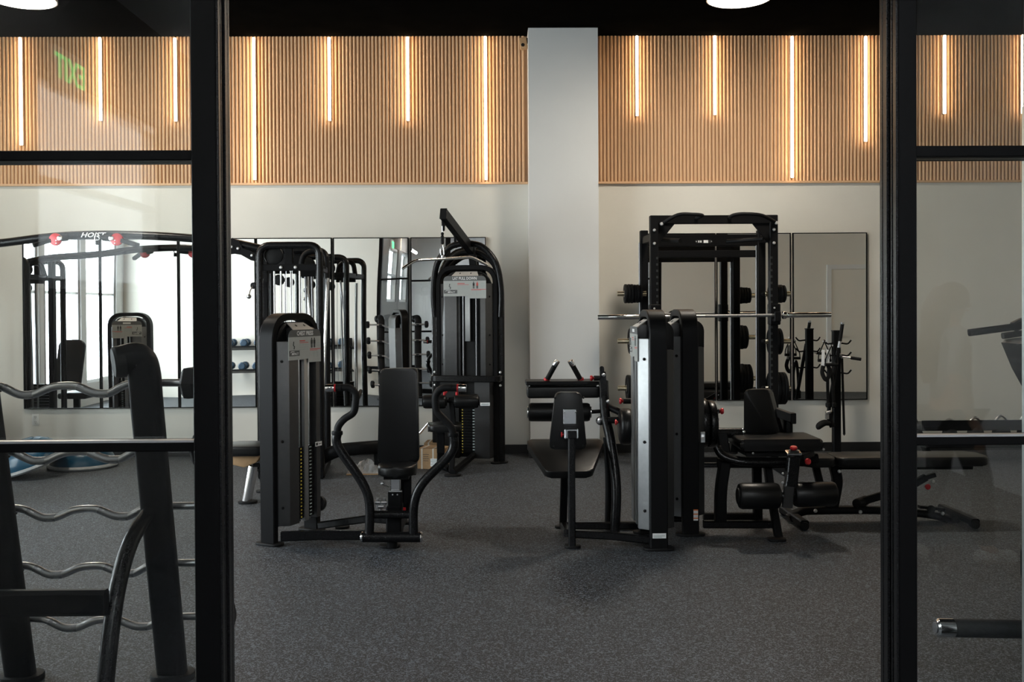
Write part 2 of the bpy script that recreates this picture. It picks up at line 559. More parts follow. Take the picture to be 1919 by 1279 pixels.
def window_unit(name, label, x, wins_y, wz, n_mull):
    (a, c) = wins_y
    t = thing(name, label, 'window', (x, (a + c) / 2, wz[0]), 0, None, 'structure')
    b = B()
    fw = 0.05
    for yy in (a + fw / 2, c - fw / 2):
        b.box((x, yy, sum(wz) / 2), (0.08, fw, wz[1] - wz[0]))
    for zz in (wz[0] + fw / 2, wz[1] - fw / 2):
        b.box((x, (a + c) / 2, zz), (0.08, c - a - 2 * fw, fw))
    for k in range(n_mull):
        b.box((x, (a + c) / 2, wz[0] + (wz[1] - wz[0]) * (k + 1) / (n_mull + 1)), (0.06, c - a - 2 * fw, 0.04))
    b.build('window_frame', 'aluminium', t)
    B().box((x, (a + c) / 2, sum(wz) / 2), (0.008, c - a - 2 * fw, wz[1] - wz[0] - 2 * fw)).build('pane', 'glass', t, 0)
n = 3
for i, yy in enumerate(GWIN):
    window_unit('window_%d' % n, ['tall gym window nearest the glazed partition', 'middle tall gym window in the left wall', 'tall gym window nearest the mirrors'][i], GX0 - 0.07, yy, GWZ, 1)
    n += 1
for i, yy in enumerate(FWIN):
    window_unit('window_%d' % n, ['lobby window farther behind the camera', 'lobby window beside the glazed partition'][i], FX0 - 0.06, yy, FWZ, 1)
    n += 1

# door with white casing on the gym side of the front wall (seen in the right mirrors)
t = thing('door_1', 'closed white door with pale casing, reflected in the right mirrors', 'door', (6.4, GLASSY + 0.08, 0), 0, None, 'structure')
b = B()
b.box((5.88, GLASSY + 0.095, 1.09), (0.08, 0.03, 2.18)); b.box((6.92, GLASSY + 0.095, 1.09), (0.08, 0.03, 2.18)); b.box((6.4, GLASSY + 0.095, 2.22), (1.12, 0.03, 0.08))
b.build('door_casing', 'white_paint', t)
B().box((6.4, GLASSY + 0.09, 1.09), (0.96, 0.02, 2.17)).build('door_leaf', 'wall_paint', t)
B().cyl((5.98, GLASSY + 0.1, 1.0), (5.98, GLASSY + 0.16, 1.0), 0.02).cyl((5.98, GLASSY + 0.15, 1.0), (6.1, GLASSY + 0.15, 1.0), 0.011).build('door_handle', 'steel', t)

# ---- glazed partition: left sidelight (window_1), right sidelight (window_2)
YF, YB = 3.13, 3.27
def partition(name, label, xs_post, x_end, rails, side, mull):
    xa, xb = xs_post
    t = thing(name, label, 'glass partition', ((xa + x_end) / 2, GLASSY, 0), 0, None, 'structure')
    # jamb with channels along the reveal
    b = B()
    b.box(((xa + xb) / 2, (YF + YB) / 2, 1.48), (abs(xb - xa), YB - YF, 2.96), None, 0.003, 1)
    b.build('jamb', 'frame_black', t)
    xr = xb if side < 0 else xa          # reveal plane (towards the opening)
    sg = 1 if side < 0 else -1
    for (y0, y1, d) in ((3.132, 3.158, 0.008), (3.172, 3.182, 0.006), (3.20, 3.232, 0.011), (3.245, 3.268, 0.008)):
        B().box((xr + sg * d / 2, (y0 + y1) / 2, 1.48), (d, y1 - y0, 2.95), None, 0.002, 1).build('channel_rib', 'black_gloss', t)
    # end posts
    for (m0, m1) in mull:
        B().box(((m0 + m1) / 2, (YF + YB) / 2, 1.48), (m1 - m0, YB - YF, 2.96), None, 0.003, 1).build('mullion', 'frame_black', t)
    x_in = xa if side < 0 else xb
    zs = [0.0]
    for (z0, z1, highlight) in rails:
        B().box(((x_in + x_end) / 2, GLASSY, (z0 + z1) / 2), (abs(x_end - x_in), 0.10, z1 - z0), None, 0.003, 1).build('rail', 'frame_black', t)
        if highlight:
            B().box(((x_in + x_end) / 2, GLASSY - 0.035, z1 + 0.0035), (abs(x_end - x_in), 0.03, 0.007)).build('rail_highlight', 'aluminium', t)  # pale strip standing in for the lit top of the rail
        zs += [z0, z1]
    zs.append(2.92)
    for z0, z1 in zip(zs[0::2], zs[1::2]):
        B().box(((x_in + x_end) / 2, GLASSY, (z0 + z1) / 2), (abs(x_end - x_in), 0.008, z1 - z0)).build('pane', 'glass', t, 0)
    B().box(((x_in + x_end) / 2, GLASSY, 2.94), (abs(x_end - x_in), 0.12, 0.05)).build('rail', 'frame_black', t)
    B().box(((x_in + x_end) / 2, GLASSY, 0.04), (abs(x_end - x_in), 0.12, 0.08)).build('rail', 'frame_black', t)
    # pale gasket line beside the jamb
    B().box((x_in + (0.003 if side > 0 else -0.003), YF + 0.03, 1.48), (0.004, 0.01, 2.9)).build('gasket', 'aluminium', t)
zl = lambda y, x: PZ(y, 3.15, x)
partition('window_1', 'tall black framed glass sidelight left of the open doorway', (PX(361, YF), PX(408, YF)), FX0,
          [(zl(848, 180), zl(831, 180), True), (zl(301, 180), zl(282, 180), False)], -1, [(FX0, FX0 + 0.06)])
partition('window_2', 'tall black framed glass sidelight right of the open doorway', (PX(1685, YF), PX(1719, YF)), FX1,
          [(zl(835, 1820), zl(819, 1820), True), (zl(294, 1820), zl(273, 1820), False)], 1, [(PX(1917, YB), PX(1917, YB) + 0.06), (FX1 - 0.06, FX1)])
B().box((PX(1917, YB) - 0.002, YB - 0.012, 1.2), (0.004, 0.022, 2.0)).build('gasket', 'aluminium', bpy.data.objects['window_2'])  # pale strip that draws the bright, lit reveal of this mullion

# ---- column
CX0, CX1, CY = PX(993, 10.15), PX(1123, 10.15), 10.15
struct(slab(CX0, CX1, CY, WALLY, 0, CEIL), 'column', 'column_paint', 'pale grey square column dividing the slatted wall', 'column')
bb = slab(GX0, CX0, WALLY - 0.014, WALLY, 0, 0.095)
slab(CX1, GX1, WALLY - 0.014, WALLY, 0, 0.095, bb)
struct(bb, 'baseboard_back', 'base_black', 'black baseboard along the mirrored wall', 'baseboard')
bb = slab(CX0 - 0.012, CX1 + 0.012, CY - 0.012, CY, 0, 0.095)
slab(CX0 - 0.012, CX0, CY, WALLY - 0.014, 0, 0.095, bb); slab(CX1, CX1 + 0.012, CY, WALLY - 0.014, 0, 0.095, bb)
struct(bb, 'baseboard_column', 'base_black', 'black baseboard around the foot of the column', 'baseboard')

# ---- slatted panels
ZW0 = PZ(341, 10.44, 960)
def slat_panel(name, label, x0, x1):
    t = thing(name, label, 'slat panel', ((x0 + x1) / 2, WALLY, ZW0), 0, None, 'structure')
    slab(x0, x1, WALLY - 0.012, WALLY, ZW0, CEIL).build('backing_board', 'oak_back', t)
    slab(x0, x1, WALLY - 0.04, WALLY, ZW0 - 0.022, ZW0).build('bottom_trim', 'oak', t)
    pitch = 0.0383
    n = int((x1 - x0) / pitch)
    first = None
    for i in range(n):
        x = x0 + pitch * (i + 0.5)
        if first is None:
            b = B()
            h = CEIL - ZW0
            w, d, c = 0.0265, 0.016, 0.007
            b.prism([(-w / 2, 0), (-w / 2, -d + c), (-w / 2 + c, -d), (w / 2 - c, -d), (w / 2, -d + c), (w / 2, 0)], (x, WALLY - 0.012, ZW0), (1, 0, 0), (0, 1, 0), (0, 0, h))
            first = b.build('slat', 'oak', t, 50)
            x_first = x
        else:
            share(first, t, Matrix.Translation((x - x_first, 0, 0)))
slat_panel('trim_1', 'vertical oak slat cladding on the wall left of the column', GX0, CX0 - 0.002)
slat_panel('trim_2', 'vertical oak slat cladding on the wall right of the column', CX1 + 0.002, GX1)

# ---- LED tubes on the slats
leds = [(-110, 70, 337), (38, 70, 272), (187, 70, 226), (328, 71, 227), (476, 70, 337), (617, 70, 226), (764, 69, 226), (910, 68, 337),
        (1194, 67, 217), (1340, 67, 215), (1485, 68, 333), (1623, 68, 265), (1771, 66, 213), (1918, 65, 213), (2065, 64, 330)]
LEDN = ['long warm light tube past the left edge, first on the slats', 'medium length warm light tube at the far left on the slats', 'short warm light tube, second from the left edge',
        'short warm light tube just left of the left door jamb', 'long warm light tube just right of the left door jamb', 'short warm light tube above the cable tower',
        'short warm light tube above the lat pulldown, left of the long one', 'long warm light tube nearest the column on its left', 'short warm light tube nearest the column on its right',
        'short warm light tube above the half rack', 'long warm light tube right of the column', 'medium length warm light tube beside the right door jamb',
        'short warm light tube seen through the right glass pane', 'short warm light tube at the extreme right edge', 'long warm light tube past the right edge of the slats']
for (x, y0, y1), lab in zip(leds, LEDN):
    top = P(x, y0, 10.40); bot = P(x, y1, 10.40)
    xx = (top.x + bot.x) / 2
    t = thing('light_tube', lab, 'light tube', (xx, 10.40, bot.z), 0, 'warm light tubes on the slatted wall')
    B().box((xx, 10.434, (top.z + bot.z) / 2 - 0.003), (0.028, 0.02, top.z - bot.z - 0.01), None, 0.003, 1).build('housing', 'aluminium', t)
    B().cyl((xx, 10.408, bot.z), (xx, 10.408, min(top.z, CEIL - 0.01)), 0.0145, None, 14, 0.004).build('diffuser', 'led_warm', t)

# ---- round ceiling lights
def disc_light(c, lab, r=0.26):
    t = thing('ceiling_light', lab, 'ceiling light', c, 0, 'round ceiling lights')
    x, y, z = c
    B().lathe([(0.05, 0.13), (0.06, 0.10), (r * 0.7, 0.09), (r, 0.07), (r + 0.012, 0.03), (r + 0.012, 0.0), (r, 0.0), (r, 0.028), (0.0, 0.03)], c, (0, 0, 1), 40).build('housing', 'aluminium', t)
    B().lathe([(0.0, -0.028), (r * 0.5, -0.022), (r * 0.88, -0.008), (r - 0.002, 0.012), (r - 0.002, 0.024), (0, 0.024)], c, (0, 0, 1), 40).build('diffuser', 'lamp_white', t)
    B().cyl((x, y, z + 0.1), (x, y, CEIL), 0.012, None, 10).build('stem', 'black_metal', t)
LZ = PZ(-2, 8.4, 1383)
disc_light((PX(1385, 8.4, 8), 8.4, LZ), 'glowing round ceiling light above the half rack')
disc_light((PX(42, 8.4, 8), 8.4, LZ), 'glowing round ceiling light at the top left corner')

# ---- mirrors
def mirror(x0, x1, z0, z1, lab, tw):
    t = thing('wall_mirror', lab, 'mirror', ((x0 + x1) / 2, WALLY, z0), 0, 'tall wall mirrors')
    y = WALLY - 0.024
    b = B()
    nx, nz = 6, 10
    g = [[b.bm.verts.new((x0 + (x1 - x0) * i / nx, y - tw * ((i / nx - 0.5) * (x1 - x0)) * ((2 * k / nz - 1) ** 2), z0 + (z1 - z0) * k / nz)) for i in range(nx + 1)] for k in range(nz + 1)]
    for k in range(nz):
        for i in range(nx):
            b.bm.faces.new((g[k][i], g[k][i + 1], g[k + 1][i + 1], g[k + 1][i]))
    rim = [(x0, z0), (x1, z0), (x1, z1), (x0, z1)]
    bk = [b.bm.verts.new((p[0], WALLY - 0.012, p[1])) for p in rim]
    b.bm.faces.new(bk)
    b.build('mirror_glass', 'mirror_silver', t, 60)
    f = 0.008
    b = B()
    for xx in (x0 - f / 2, x1 + f / 2): b.box((xx, WALLY - 0.017, (z0 + z1) / 2), (f, 0.034, z1 - z0 + 2 * f))
    for zz in (z0 - f / 2, z1 + f / 2): b.box(((x0 + x1) / 2, WALLY - 0.017, zz), (x1 - x0, 0.034, f))
    b.build('frame', 'frame_black', t)
YM = WALLY - 0.03
ORD = ['first', 'second', 'third', 'fourth', 'fifth', 'sixth']
zt, zb = PZ(447, YM, 690), PZ(761, YM, 690)
for i, (a, c) in enumerate([(45, 186), (191, 333), (338, 478), (483, 621), (627, 765), (772, 910)]):
    mirror(PX(a, YM), PX(c, YM), zb, zt, 'black edged wall mirror left of the column, %s from the left' % ORD[i], [0.0, 0.002, -0.002, 0.001, 0.005, 0.003][i])
zt, zb = PZ(438, YM, 1500), PZ(749, YM, 1500)
for i, (a, c) in enumerate([(1203, 1340), (1345, 1481), (1488, 1624)]):
    mirror(PX(a, YM), PX(c, YM), zb, zt, ['black edged wall mirror behind the half rack, nearest the column', 'black edged wall mirror behind the half rack, middle one right of the column', 'black edged wall mirror behind the accessory stand'][i], 0.001)

# ---- outlet, corner detector, exit sign, lobby tube light
p = P(67, 787, WALLY)
t = thing('wall_outlet', 'white double power outlet below the leftmost mirror', 'outlet', (p.x, WALLY, p.z))
B().prism(rrect(0.075, 0.118, 0.008), (p.x, WALLY - 0.006, p.z), (1, 0, 0), (0, 0, 1), (0, 0.006, 0), 0.002).build('cover_plate', 'outlet_white', t)
for dz in (0.026, -0.026):
    o = B().prism(rrect(0.034, 0.034, 0.008), (p.x, WALLY - 0.009, p.z + dz), (1, 0, 0), (0, 0, 1), (0, 0.004, 0)).build('socket', 'outlet_white', t)
    B().box((p.x - 0.007, WALLY - 0.0095, p.z + dz + 0.004), (0.003, 0.002, 0.01)).box((p.x + 0.007, WALLY - 0.0095, p.z + dz + 0.004), (0.003, 0.002, 0.01)).box((p.x, WALLY - 0.0095, p.z + dz - 0.01), (0.005, 0.002, 0.005)).build('slot', 'print_black', o)
p = P(984, 82, 10.33)
t = thing('motion_detector', 'small beige detector on a bracket at the top of the column', 'detector', (CX0, 10.33, p.z))
B().box((CX0 - 0.045, 10.33, p.z), (0.075, 0.07, 0.12), Matrix.Rotation(-0.15, 3, 'Y'), 0.012).build('body', 'cardboard', t)
B().box((CX0 - 0.006, 10.33, p.z + 0.03), (0.014, 0.04, 0.05)).build('bracket', 'plastic', t)
B().lathe([(0.02, 0), (0.016, 0.008), (0, 0.012)], (CX0 - 0.05, 10.297, p.z - 0.02), (0, -1, 0), 12).build('lens', 'plastic', t)

t = thing('exit_sign', 'green exit sign on the lobby side wall, seen mirrored in the left glass', 'exit sign', (FX0, 1.42, 2.62))
B().box((FX0 + 0.02, 1.42, 2.72), (0.035, 0.34, 0.21), None, 0.008).build('housing', 'outlet_white', t)
text_mesh('lettering', 'EXIT', 0.17, Matrix.Translation((FX0 + 0.0385, 1.42, 2.72)) @ Matrix.Rotation(PI / 2, 4, 'Z') @ Matrix.Rotation(PI / 2, 4, 'X'), 'exit_green', t)
t = thing('lobby_tube_light', 'white tube light under the lobby ceiling, reflected in the mirrors', 'light tube', (-1.75, 2.25, 3.0))
B().cyl((-1.75, 1.6, 3.12), (-1.75, 2.9, 3.12), 0.022, None, 12, 0.003).build('tube', 'tube_white', t)
B().box((-1.75, 2.25, 3.16), (0.06, 1.34, 0.045), None, 0.005, 1).build('housing', 'aluminium', t)
fill_tube = thing('lobby_tube_light', 'added fill tube brightening the far side of the lobby', 'light tube', (-1.9, -1.0, 2.8))  # second tube, added as fill to brighten the rear lobby wall
B().cyl((-1.9, -1.7, 2.82), (-1.9, -0.4, 2.82), 0.03, None, 12, 0.003).build('tube', 'tube_white', fill_tube)
for yy in (-1.71, -0.39): B().cyl((-1.9, yy - 0.012, 2.82), (-1.9, yy + 0.012, 2.82), 0.034, None, 14, 0.003).build('end_cap', 'aluminium', fill_tube)
for yy in (-1.71, -0.39): B().cyl((-1.9, yy, 2.85), (-1.9, yy, FCEIL), 0.004, None, 6).build('hanger', 'steel', fill_tube)
for yy in (1.8, 2.7): B().cyl((-1.75, yy, 3.17), (-1.75, yy, FCEIL), 0.004, None, 6).build('hanger', 'steel', t)

# wall added outside the lobby windows to cut the sky they reflect
struct(slab(-4.4, -4.2, -14.0, 2.95, 0, 5.0), 'wall_sky_blocker', 'blocker_grey', 'dark added wall screening off the sky outside the lobby windows', 'wall')
# ================================================================== WEIGHT TOWERS
def weight_tower(root, c, rz, H=1.51, W=0.52, title=None, full=True, bd=0.112, zs_low=0.12, fascia_mat='shroud'):
    """inverted-U frame band, silver front shroud with placard, black rear shroud. local +x = front."""
    mt = frame((c[0], c[1], 0), rz)
    t_ = 0.048
    hw = W / 2 - t_ / 2
    # frame band
    b = B(mt)
    b.rtube([(0, -hw, 0.016), (0, -hw, H - t_ / 2), (0, hw, H - t_ / 2), (0, hw, 0.016)], t_, bd, 0.006, 0.17, 10, up=V((1, 0, 0)))
    band = b.build('frame_band', 'black_metal', root, 40)
    for s in (-1, 1):
        b = B(mt)
        b.prism(rrect(0.20, 0.10, 0.045), (0, s * (hw - 0.005), 0.0), (1, 0, 0), (0, 1, 0), (0, 0, 0.017), 0.004)
        b.build('foot', 'rubber', root)
    zt = H - 0.185            # top of the silver fascia
    k = W / 0.52
    fx = bd / 2 + 0.062       # front face of the shroud
    x0 = bd / 2 - 0.01
    # left fascia (wide), centre strip, right fascia (narrow)
    def plan(poly, z0, z1, name, m, bev=0.003):
        b = B(mt)
        b.prism([(x, y * k) for x, y in poly], (0, 0, z0), (1, 0, 0), (0, 1, 0), (0, 0, z1 - z0), bev)
        return b.build(name, m, root, 30)
    plan([(x0, -0.222), (x0, -0.07), (fx, -0.07), (fx, -0.17)], zs_low, zt, 'left_fascia', fascia_mat)
    plan([(x0 + 0.02, -0.07), (x0 + 0.02, -0.045), (fx - 0.02, -0.045), (fx - 0.02, -0.07)], zs_low, zt - 0.06, 'slot_lip', 'shroud_dark')
    plan([(fx - 0.03, 0.0), (fx - 0.03, 0.04), (fx - 0.004, 0.04), (fx - 0.004, 0.0)], zs_low + (0.35 if H > 1.7 else 0), zt - 0.10, 'centre_strip', 'shroud')
    plan([(x0, 0.128), (x0, 0.222), (fx, 0.17), (fx, 0.128)], zs_low, zt, 'right_fascia', fascia_mat)
    plan([(x0, -0.215), (x0, 0.215), (x0 + 0.012, 0.215), (x0 + 0.012, -0.215)], zs_low, zt, 'back_plate', 'plastic', 0)
    plan([(x0, -0.07), (x0, 0.128), (fx - 0.002, 0.128), (fx - 0.002, -0.07)], zt - 0.115, zt, 'upper_cover', 'plastic')
    # chamfer bolts
    nrm = (mt.to_3x3() @ V((0.42, -0.9, 0)))
    nrm2 = (mt.to_3x3() @ V((0.42, 0.9, 0)))
    for zz in (zt - 0.13, (zt + zs_low) / 2 - 0.05, zs_low + 0.12):
        bolts([mt @ V(((x0 + fx) / 2, -0.196 * k - 0.002, zz))], 0.010, nrm, root, 'plastic')
        bolts([mt @ V(((x0 + fx) / 2, 0.196 * k + 0.002, zz))], 0.010, nrm2, root, 'plastic')
    # guide rods and stack
    for yy in (-0.022, 0.088):
        B(mt).cyl((x0 + 0.036, yy * k, zs_low), (x0 + 0.036, yy * k, zt - 0.10), 0.0095, None, 12).build('guide_rod', 'chrome' if H < 1.7 else 'dark_steel', root)
    nst = 20 if H < 1.7 else 0
    st = B(mt)
    zlo, zhi = zs_low + 0.02, zs_low + 0.50
    for i in range(nst):
        z = zlo + (zhi - zlo) * (i + 0.5) / nst
        st.box((x0 + 0.036, 0.03 * k, z), (0.044, 0.17 * k, (zhi - zlo) / nst * 0.86))
    lb = B(mt)
    l2 = B(mt)
    for i in range(nst):
        z = zlo + (zhi - zlo) * (i + 0.5) / nst
        lb.box((x0 + 0.059, -0.03 * k, z), (0.002, 0.012, 0.010))
        l2.box((x0 + 0.059, 0.075 * k, z), (0.002, 0.022, 0.007))
    if nst:
      wsk = st.build('weight_stack', 'black_metal', root, 0, None, 'stuff')
      lb.build('stack_numbers', 'print_yellow', wsk, 0, None, 'stuff')
      l2.build('pin_slots', 'print_grey', wsk, 0, None, 'stuff')
    # inner cover under the arch
    zi = H - t_ - 0.012
    poly = [(-0.20 * k, zt - 0.02)] + [(0.20 * k, zt - 0.02)] + arc(0.07 * k, zi - 0.13 * k, 0.13 * k, 0, PI / 2, 6) + arc(-0.07 * k, zi - 0.13 * k, 0.13 * k, PI / 2, PI, 6)
    b = B(mt)
    b.prism(poly, (-0.03, 0, 0), (0, 1, 0), (0, 0, 1), (0.075, 0, 0), 0.004)
    b.build('top_cover', 'plastic', root)
    b = B(mt)
    b.cyl((0.07, -0.10 * k, zi - 0.085), (0.07, 0.14 * k, zi - 0.085), 0.05, None, 24, 0.004)
    b.build('pulley_housing', 'shroud_dark', root)
    # placard
    px = fx + 0.001
    ph0, ph1 = zt - 0.125, zt + 0.075
    zh = ph1 - 0.048
    face = V((px, 0, 0))
    b = B(mt)
    yw = 0.178 * k
    b.prism([(-yw, ph0), (0.0, ph0), (0.0, ph0 + 0.004), (yw * 0.2, ph0 + 0.004), (yw * 0.2, ph0 - 0.022), (yw, ph0 - 0.022), (yw, zh), (-yw, zh)], (px, 0, 0), (0, 1, 0), (0, 0, 1), (0.004, 0, 0))
    plc = b.build('placard', 'placard', root, 0)
    b = B(mt)
    b.prism([(-yw, zh), (yw, zh)] + arc(yw - 0.045, ph1 - 0.045, 0.045, 0.0, PI / 2, 5) + arc(-yw + 0.045, ph1 - 0.045, 0.045, PI / 2, PI, 5), (px, 0, 0), (0, 1, 0), (0, 0, 1), (0.004, 0, 0))
    b.build('placard_header', 'placard_dark', root, 0)
    R = mt @ Matrix.Translation((px + 0.0045, 0, 0)) @ Matrix.Rotation(PI / 2, 4, 'Z') @ Matrix.Rotation(PI / 2, 4, 'X')
    if title:
        text_mesh('lettering', title, 0.040, R @ Matrix.Translation((0.0, zh + 0.022, 0)), 'print_white', root, 0.0008, 0, 0.78)
    else:
        B(mt).box((px + 0.0045, 0, zh + 0.022), (0.001, 0.10, 0.020)).build('header_print', 'print_white', root, 0)
    def pr(items, name, m):
        b = B(mt)
        for (y0, y1, z0, z1) in items:
            b.box((px + 0.0045, (y0 + y1) / 2 * k, (z0 + z1) / 2), (0.001, (y1 - y0) * k, z1 - z0))
        b.build(name, m, plc, 0)
    zr = zh
    pr([(-0.06, 0.0, zr - 0.030, zr - 0.023), (-0.06, 0.035, zr - 0.041, zr - 0.037), (0.055, 0.178, zr - 0.088, zr - 0.083), (0.055, 0.14, zr - 0.095, zr - 0.092)], 'red_print', 'print_red')
    pr([(-0.06, 0.04, zr - 0.056, zr - 0.051), (-0.06, 0.04, zr - 0.072, zr - 0.067), (-0.06, 0.04, zr - 0.086, zr - 0.082), (0.135, 0.165, zr - 0.03, zr - 0.025), (0.135, 0.165, zr - 0.048, zr - 0.043),
        (0.135, 0.16, zr - 0.066, zr - 0.061), (0.06, 0.17, zr - 0.104, zr - 0.102), (0.06, 0.17, zr - 0.114, zr - 0.112), (0.06, 0.17, zr - 0.124, zr - 0.122), (0.098, 0.1, zr - 0.14, zr - 0.10), (0.135, 0.137, zr - 0.14, zr - 0.10)], 'text_lines', 'print_grey')
    # body figures
    for (yy, mm, nm) in ((0.075, 'print_black', 'figure_print'), (0.105, 'print_red' if H > 1.7 else 'print_black', 'figure_print')):
        b = B(mt)
        xx = px + 0.0045
        b.box((xx, yy * k, zr - 0.016), (0.001, 0.009, 0.012)); b.box((xx, yy * k, zr - 0.036), (0.001, 0.020, 0.026))
        b.build(nm, mm, plc, 0)
        b = B(mt)
        b.box((xx, yy * k - 0.005, zr - 0.062), (0.001, 0.006, 0.028)); b.box((xx, yy * k + 0.005, zr - 0.062), (0.001, 0.006, 0.028))
        b.build('figure_print', 'print_black', plc, 0)
    b = B(mt)
    b.tube([(px + 0.005, -0.125 * k, zr - 0.03), (px + 0.005, -0.13 * k, zr - 0.055), (px + 0.005, -0.118 * k, zr - 0.062), (px + 0.005, -0.122 * k, zr - 0.08)], 0.003, 6)
    b.build('seat_print', 'print_black', plc)
    o = B(mt).box((px + 0.0045, -0.118 * k, zr - 0.107), (0.001, 0.112 * k, 0.036)).build('brand_panel', 'placard_dark', plc, 0)
    text_mesh('brand_print', 'IMPACT', 0.021, R @ Matrix.Translation((-0.113 * k, zr - 0.112, 0.001)), 'print_white', plc, 0.0006, 0.2)
    B(mt).tube(spline([(px + 0.0055, -0.16 * k, zr - 0.103), (px + 0.0055, -0.15 * k, zr - 0.096), (px + 0.0055, -0.12 * k, zr - 0.097)]), 0.0022, 6).build('brand_print', 'print_white', plc)
    # bent bracket plate with two slots
    a0, a1 = V((fx + 0.002, 0, ph1 - 0.004)), V((0.044, 0, zi - 0.004))
    d = (a1 - a0)
    bm_ = B(mt)
    bm_.prism([(-0.115 * k, 0), (0.115 * k, 0), (0.09 * k, d.length), (-0.09 * k, d.length)], a0, (0, 1, 0), d.normalized(), d.normalized().cross(V((0, 1, 0))) * 0.005)
    br = bm_.build('bracket_plate', 'bracket', root, 0)
    for yy in (-0.045, 0.045):
        B(mt).bar(a0 + d * 0.42 + V((0.004, yy * k, 0.005)), a0 + d * 0.62 + V((0.004, yy * k, 0.005)), 0.010, 0.004, 0.001).build('slot', 'print_black', br)
    # rear shroud
    zr1 = H - 0.075
    b = B(mt)
    pl = [(-bd / 2 + 0.01, -0.20 * k), (-bd / 2 - 0.06, -0.14 * k), (-bd / 2 - 0.06, 0.14 * k), (-bd / 2 + 0.01, 0.20 * k)]
    b.prism(pl, (0, 0, zs_low), (1, 0, 0), (0, 1, 0), (0, 0, zr1 - zs_low - 0.18), 0.004)
    b.build('rear_shroud', 'shroud_dark', root, 30)
    b = B(mt)
    rp = [(-bd / 2 + 0.01, zr1 - 0.185), (-bd / 2 - 0.06, zr1 - 0.185), (-bd / 2 - 0.06, zr1 - 0.07)] + arc(-bd / 2 + 0.01, zr1 - 0.07, 0.07, PI, PI / 2, 6)
    b.prism(rp, (0, -0.15 * k, 0), (1, 0, 0), (0, 0, 1), (0, 0.30 * k, 0), 0.004)
    b.build('rear_cap', 'plastic', root, 30)
    return mt, band

def pad(root, name, poly, o, ux, uy, depth, bev=0.02, m='vinyl', seg=4):
    return B().prism(poly, o, ux, uy, depth, bev, seg).build(name, m, root, 50)
def roller(root, a, b, r, cap='plastic'):
    a, b = V(a), V(b)
    d = (b - a).normalized()
    o = B().lathe([(r * 0.55, 0), (r * 0.9, 0.004), (r, 0.02), (r, (b - a).length - 0.02), (r * 0.9, (b - a).length - 0.004), (r * 0.55, (b - a).length)], a, d, 28).build('roller_pad', 'vinyl', root, 40)
    for q, s in ((a, -1), (b, 1)):
        B().cyl(q, q + d * s * 0.008, r * 0.62, None, 20, 0.002).build('end_cap', cap, o)
    return o
def knob(root, p, axis, r=0.02, L=0.035, name='knob'):
    B().lathe([(r * 0.5, 0), (r * 0.5, L * 0.3), (r * 0.95, L * 0.55), (r, L * 0.8), (r * 0.8, L), (0, L)], p, axis, 16).build(name, 'red', root)

# ================================================================== CHEST PRESS
Yc = 6.40
nl = FL(505, 1022)
az = math.radians(-25)
dy = V((math.sin(-az), math.cos(az), 0))
ctr = nl + dy * 0.236
root = thing('chest_press', 'black chest press machine with upright back pad and curved arms, left of the aisle', 'gym machine', (ctr.x + 0.5, ctr.y, 0))
weight_tower(root, ctr, az, 1.515, 0.52, 'CHEST PRESS', fascia_mat='shroud_shaded')
# upright pad and seat
YP = 6.62
poly = [(P(x, y, YP).x, P(x, y, YP).z) for x, y in [(707, 868), (712, 692), (782, 690), (785, 868)]]
pad(root, 'back_pad', [(a, c) for a, c in [(q.x, q.y) for q in fillet([V((a, c, 0)) for a, c in poly], 0.03, 4, True)]], (0, YP, 0), (1, 0, 0), (0, 0, 1), (0, 0.07, 0), 0.016)
B().prism(rrect(0.20, 0.56, 0.02), (PX(746, 6.70), 6.69, PZ(780, 6.7)), (1, 0, 0), (0, 0, 1), (0, 0.014, 0)).build('pad_backing', 'plastic', root)
sx = PX(742, 6.45)
zs = PZ(870, 6.45)
B().prism([(x, y) for x, y in rrect(0.245, 0.30, 0.11, 8)], (sx, 6.50, zs - 0.068), (1, 0, 0), (0, 1, 0), (0, 0, 0.068), 0.02, 4).build('seat_pad', 'vinyl', root, 50)
B().box((sx, 6.5, zs - 0.078), (0.16, 0.2, 0.018)).build('seat_plate', 'black_metal', root)
zp0, zp1, zp2 = PZ(972, 6.5), PZ(918, 6.5), zs - 0.08
B().box((PX(739, 6.48), 6.50, (zp1 + zp2) / 2), (0.062, 0.062, zp2 - zp1), None, 0.004, 1).build('seat_post', 'chrome', root)
B().box((PX(738, 6.48), 6.50, (zp0 + zp1) / 2), (0.088, 0.088, zp1 - zp0), None, 0.005, 1).build('post_sleeve', 'black_metal', root)
B().box((PX(739, 6.45), 6.455, zp1 + 0.003), (0.084, 0.01, 0.008)).build('sleeve_collar', 'aluminium', root)
B().box((PX(762, 6.56), 6.56, PZ(920, 6.56)), (0.05, 0.05, 0.26), None, 0.004, 1).build('back_post', 'black_metal', root)
B().box((PX(757, 6.5), 6.46, PZ(955, 6.5)), (0.016, 0.02, 0.05)).build('adjust_lever', 'red', root)
bolts([V((PX(x, 6.43), 6.452, PZ(y, 6.43))) for x, y in ((733, 927), (742, 927))], 0.005, (0, -1, 0), root)
for (x, y) in ((708, 942), (720, 942), (714, 950)):
    B().cyl(P(x - 5, y, 6.42), P(x + 5, y, 6.42), 0.014, None, 12).cyl(P(x, y + 12, 6.42), P(x, y - 8, 6.42), 0.009, None, 10).build('linkage_bolt', 'steel', root)
B().cyl(P(718, 908, 6.43), P(728, 912, 6.47), 0.006, None, 8).ball(P(717, 907, 6.42), 0.012).build('pull_pin', 'steel', root)
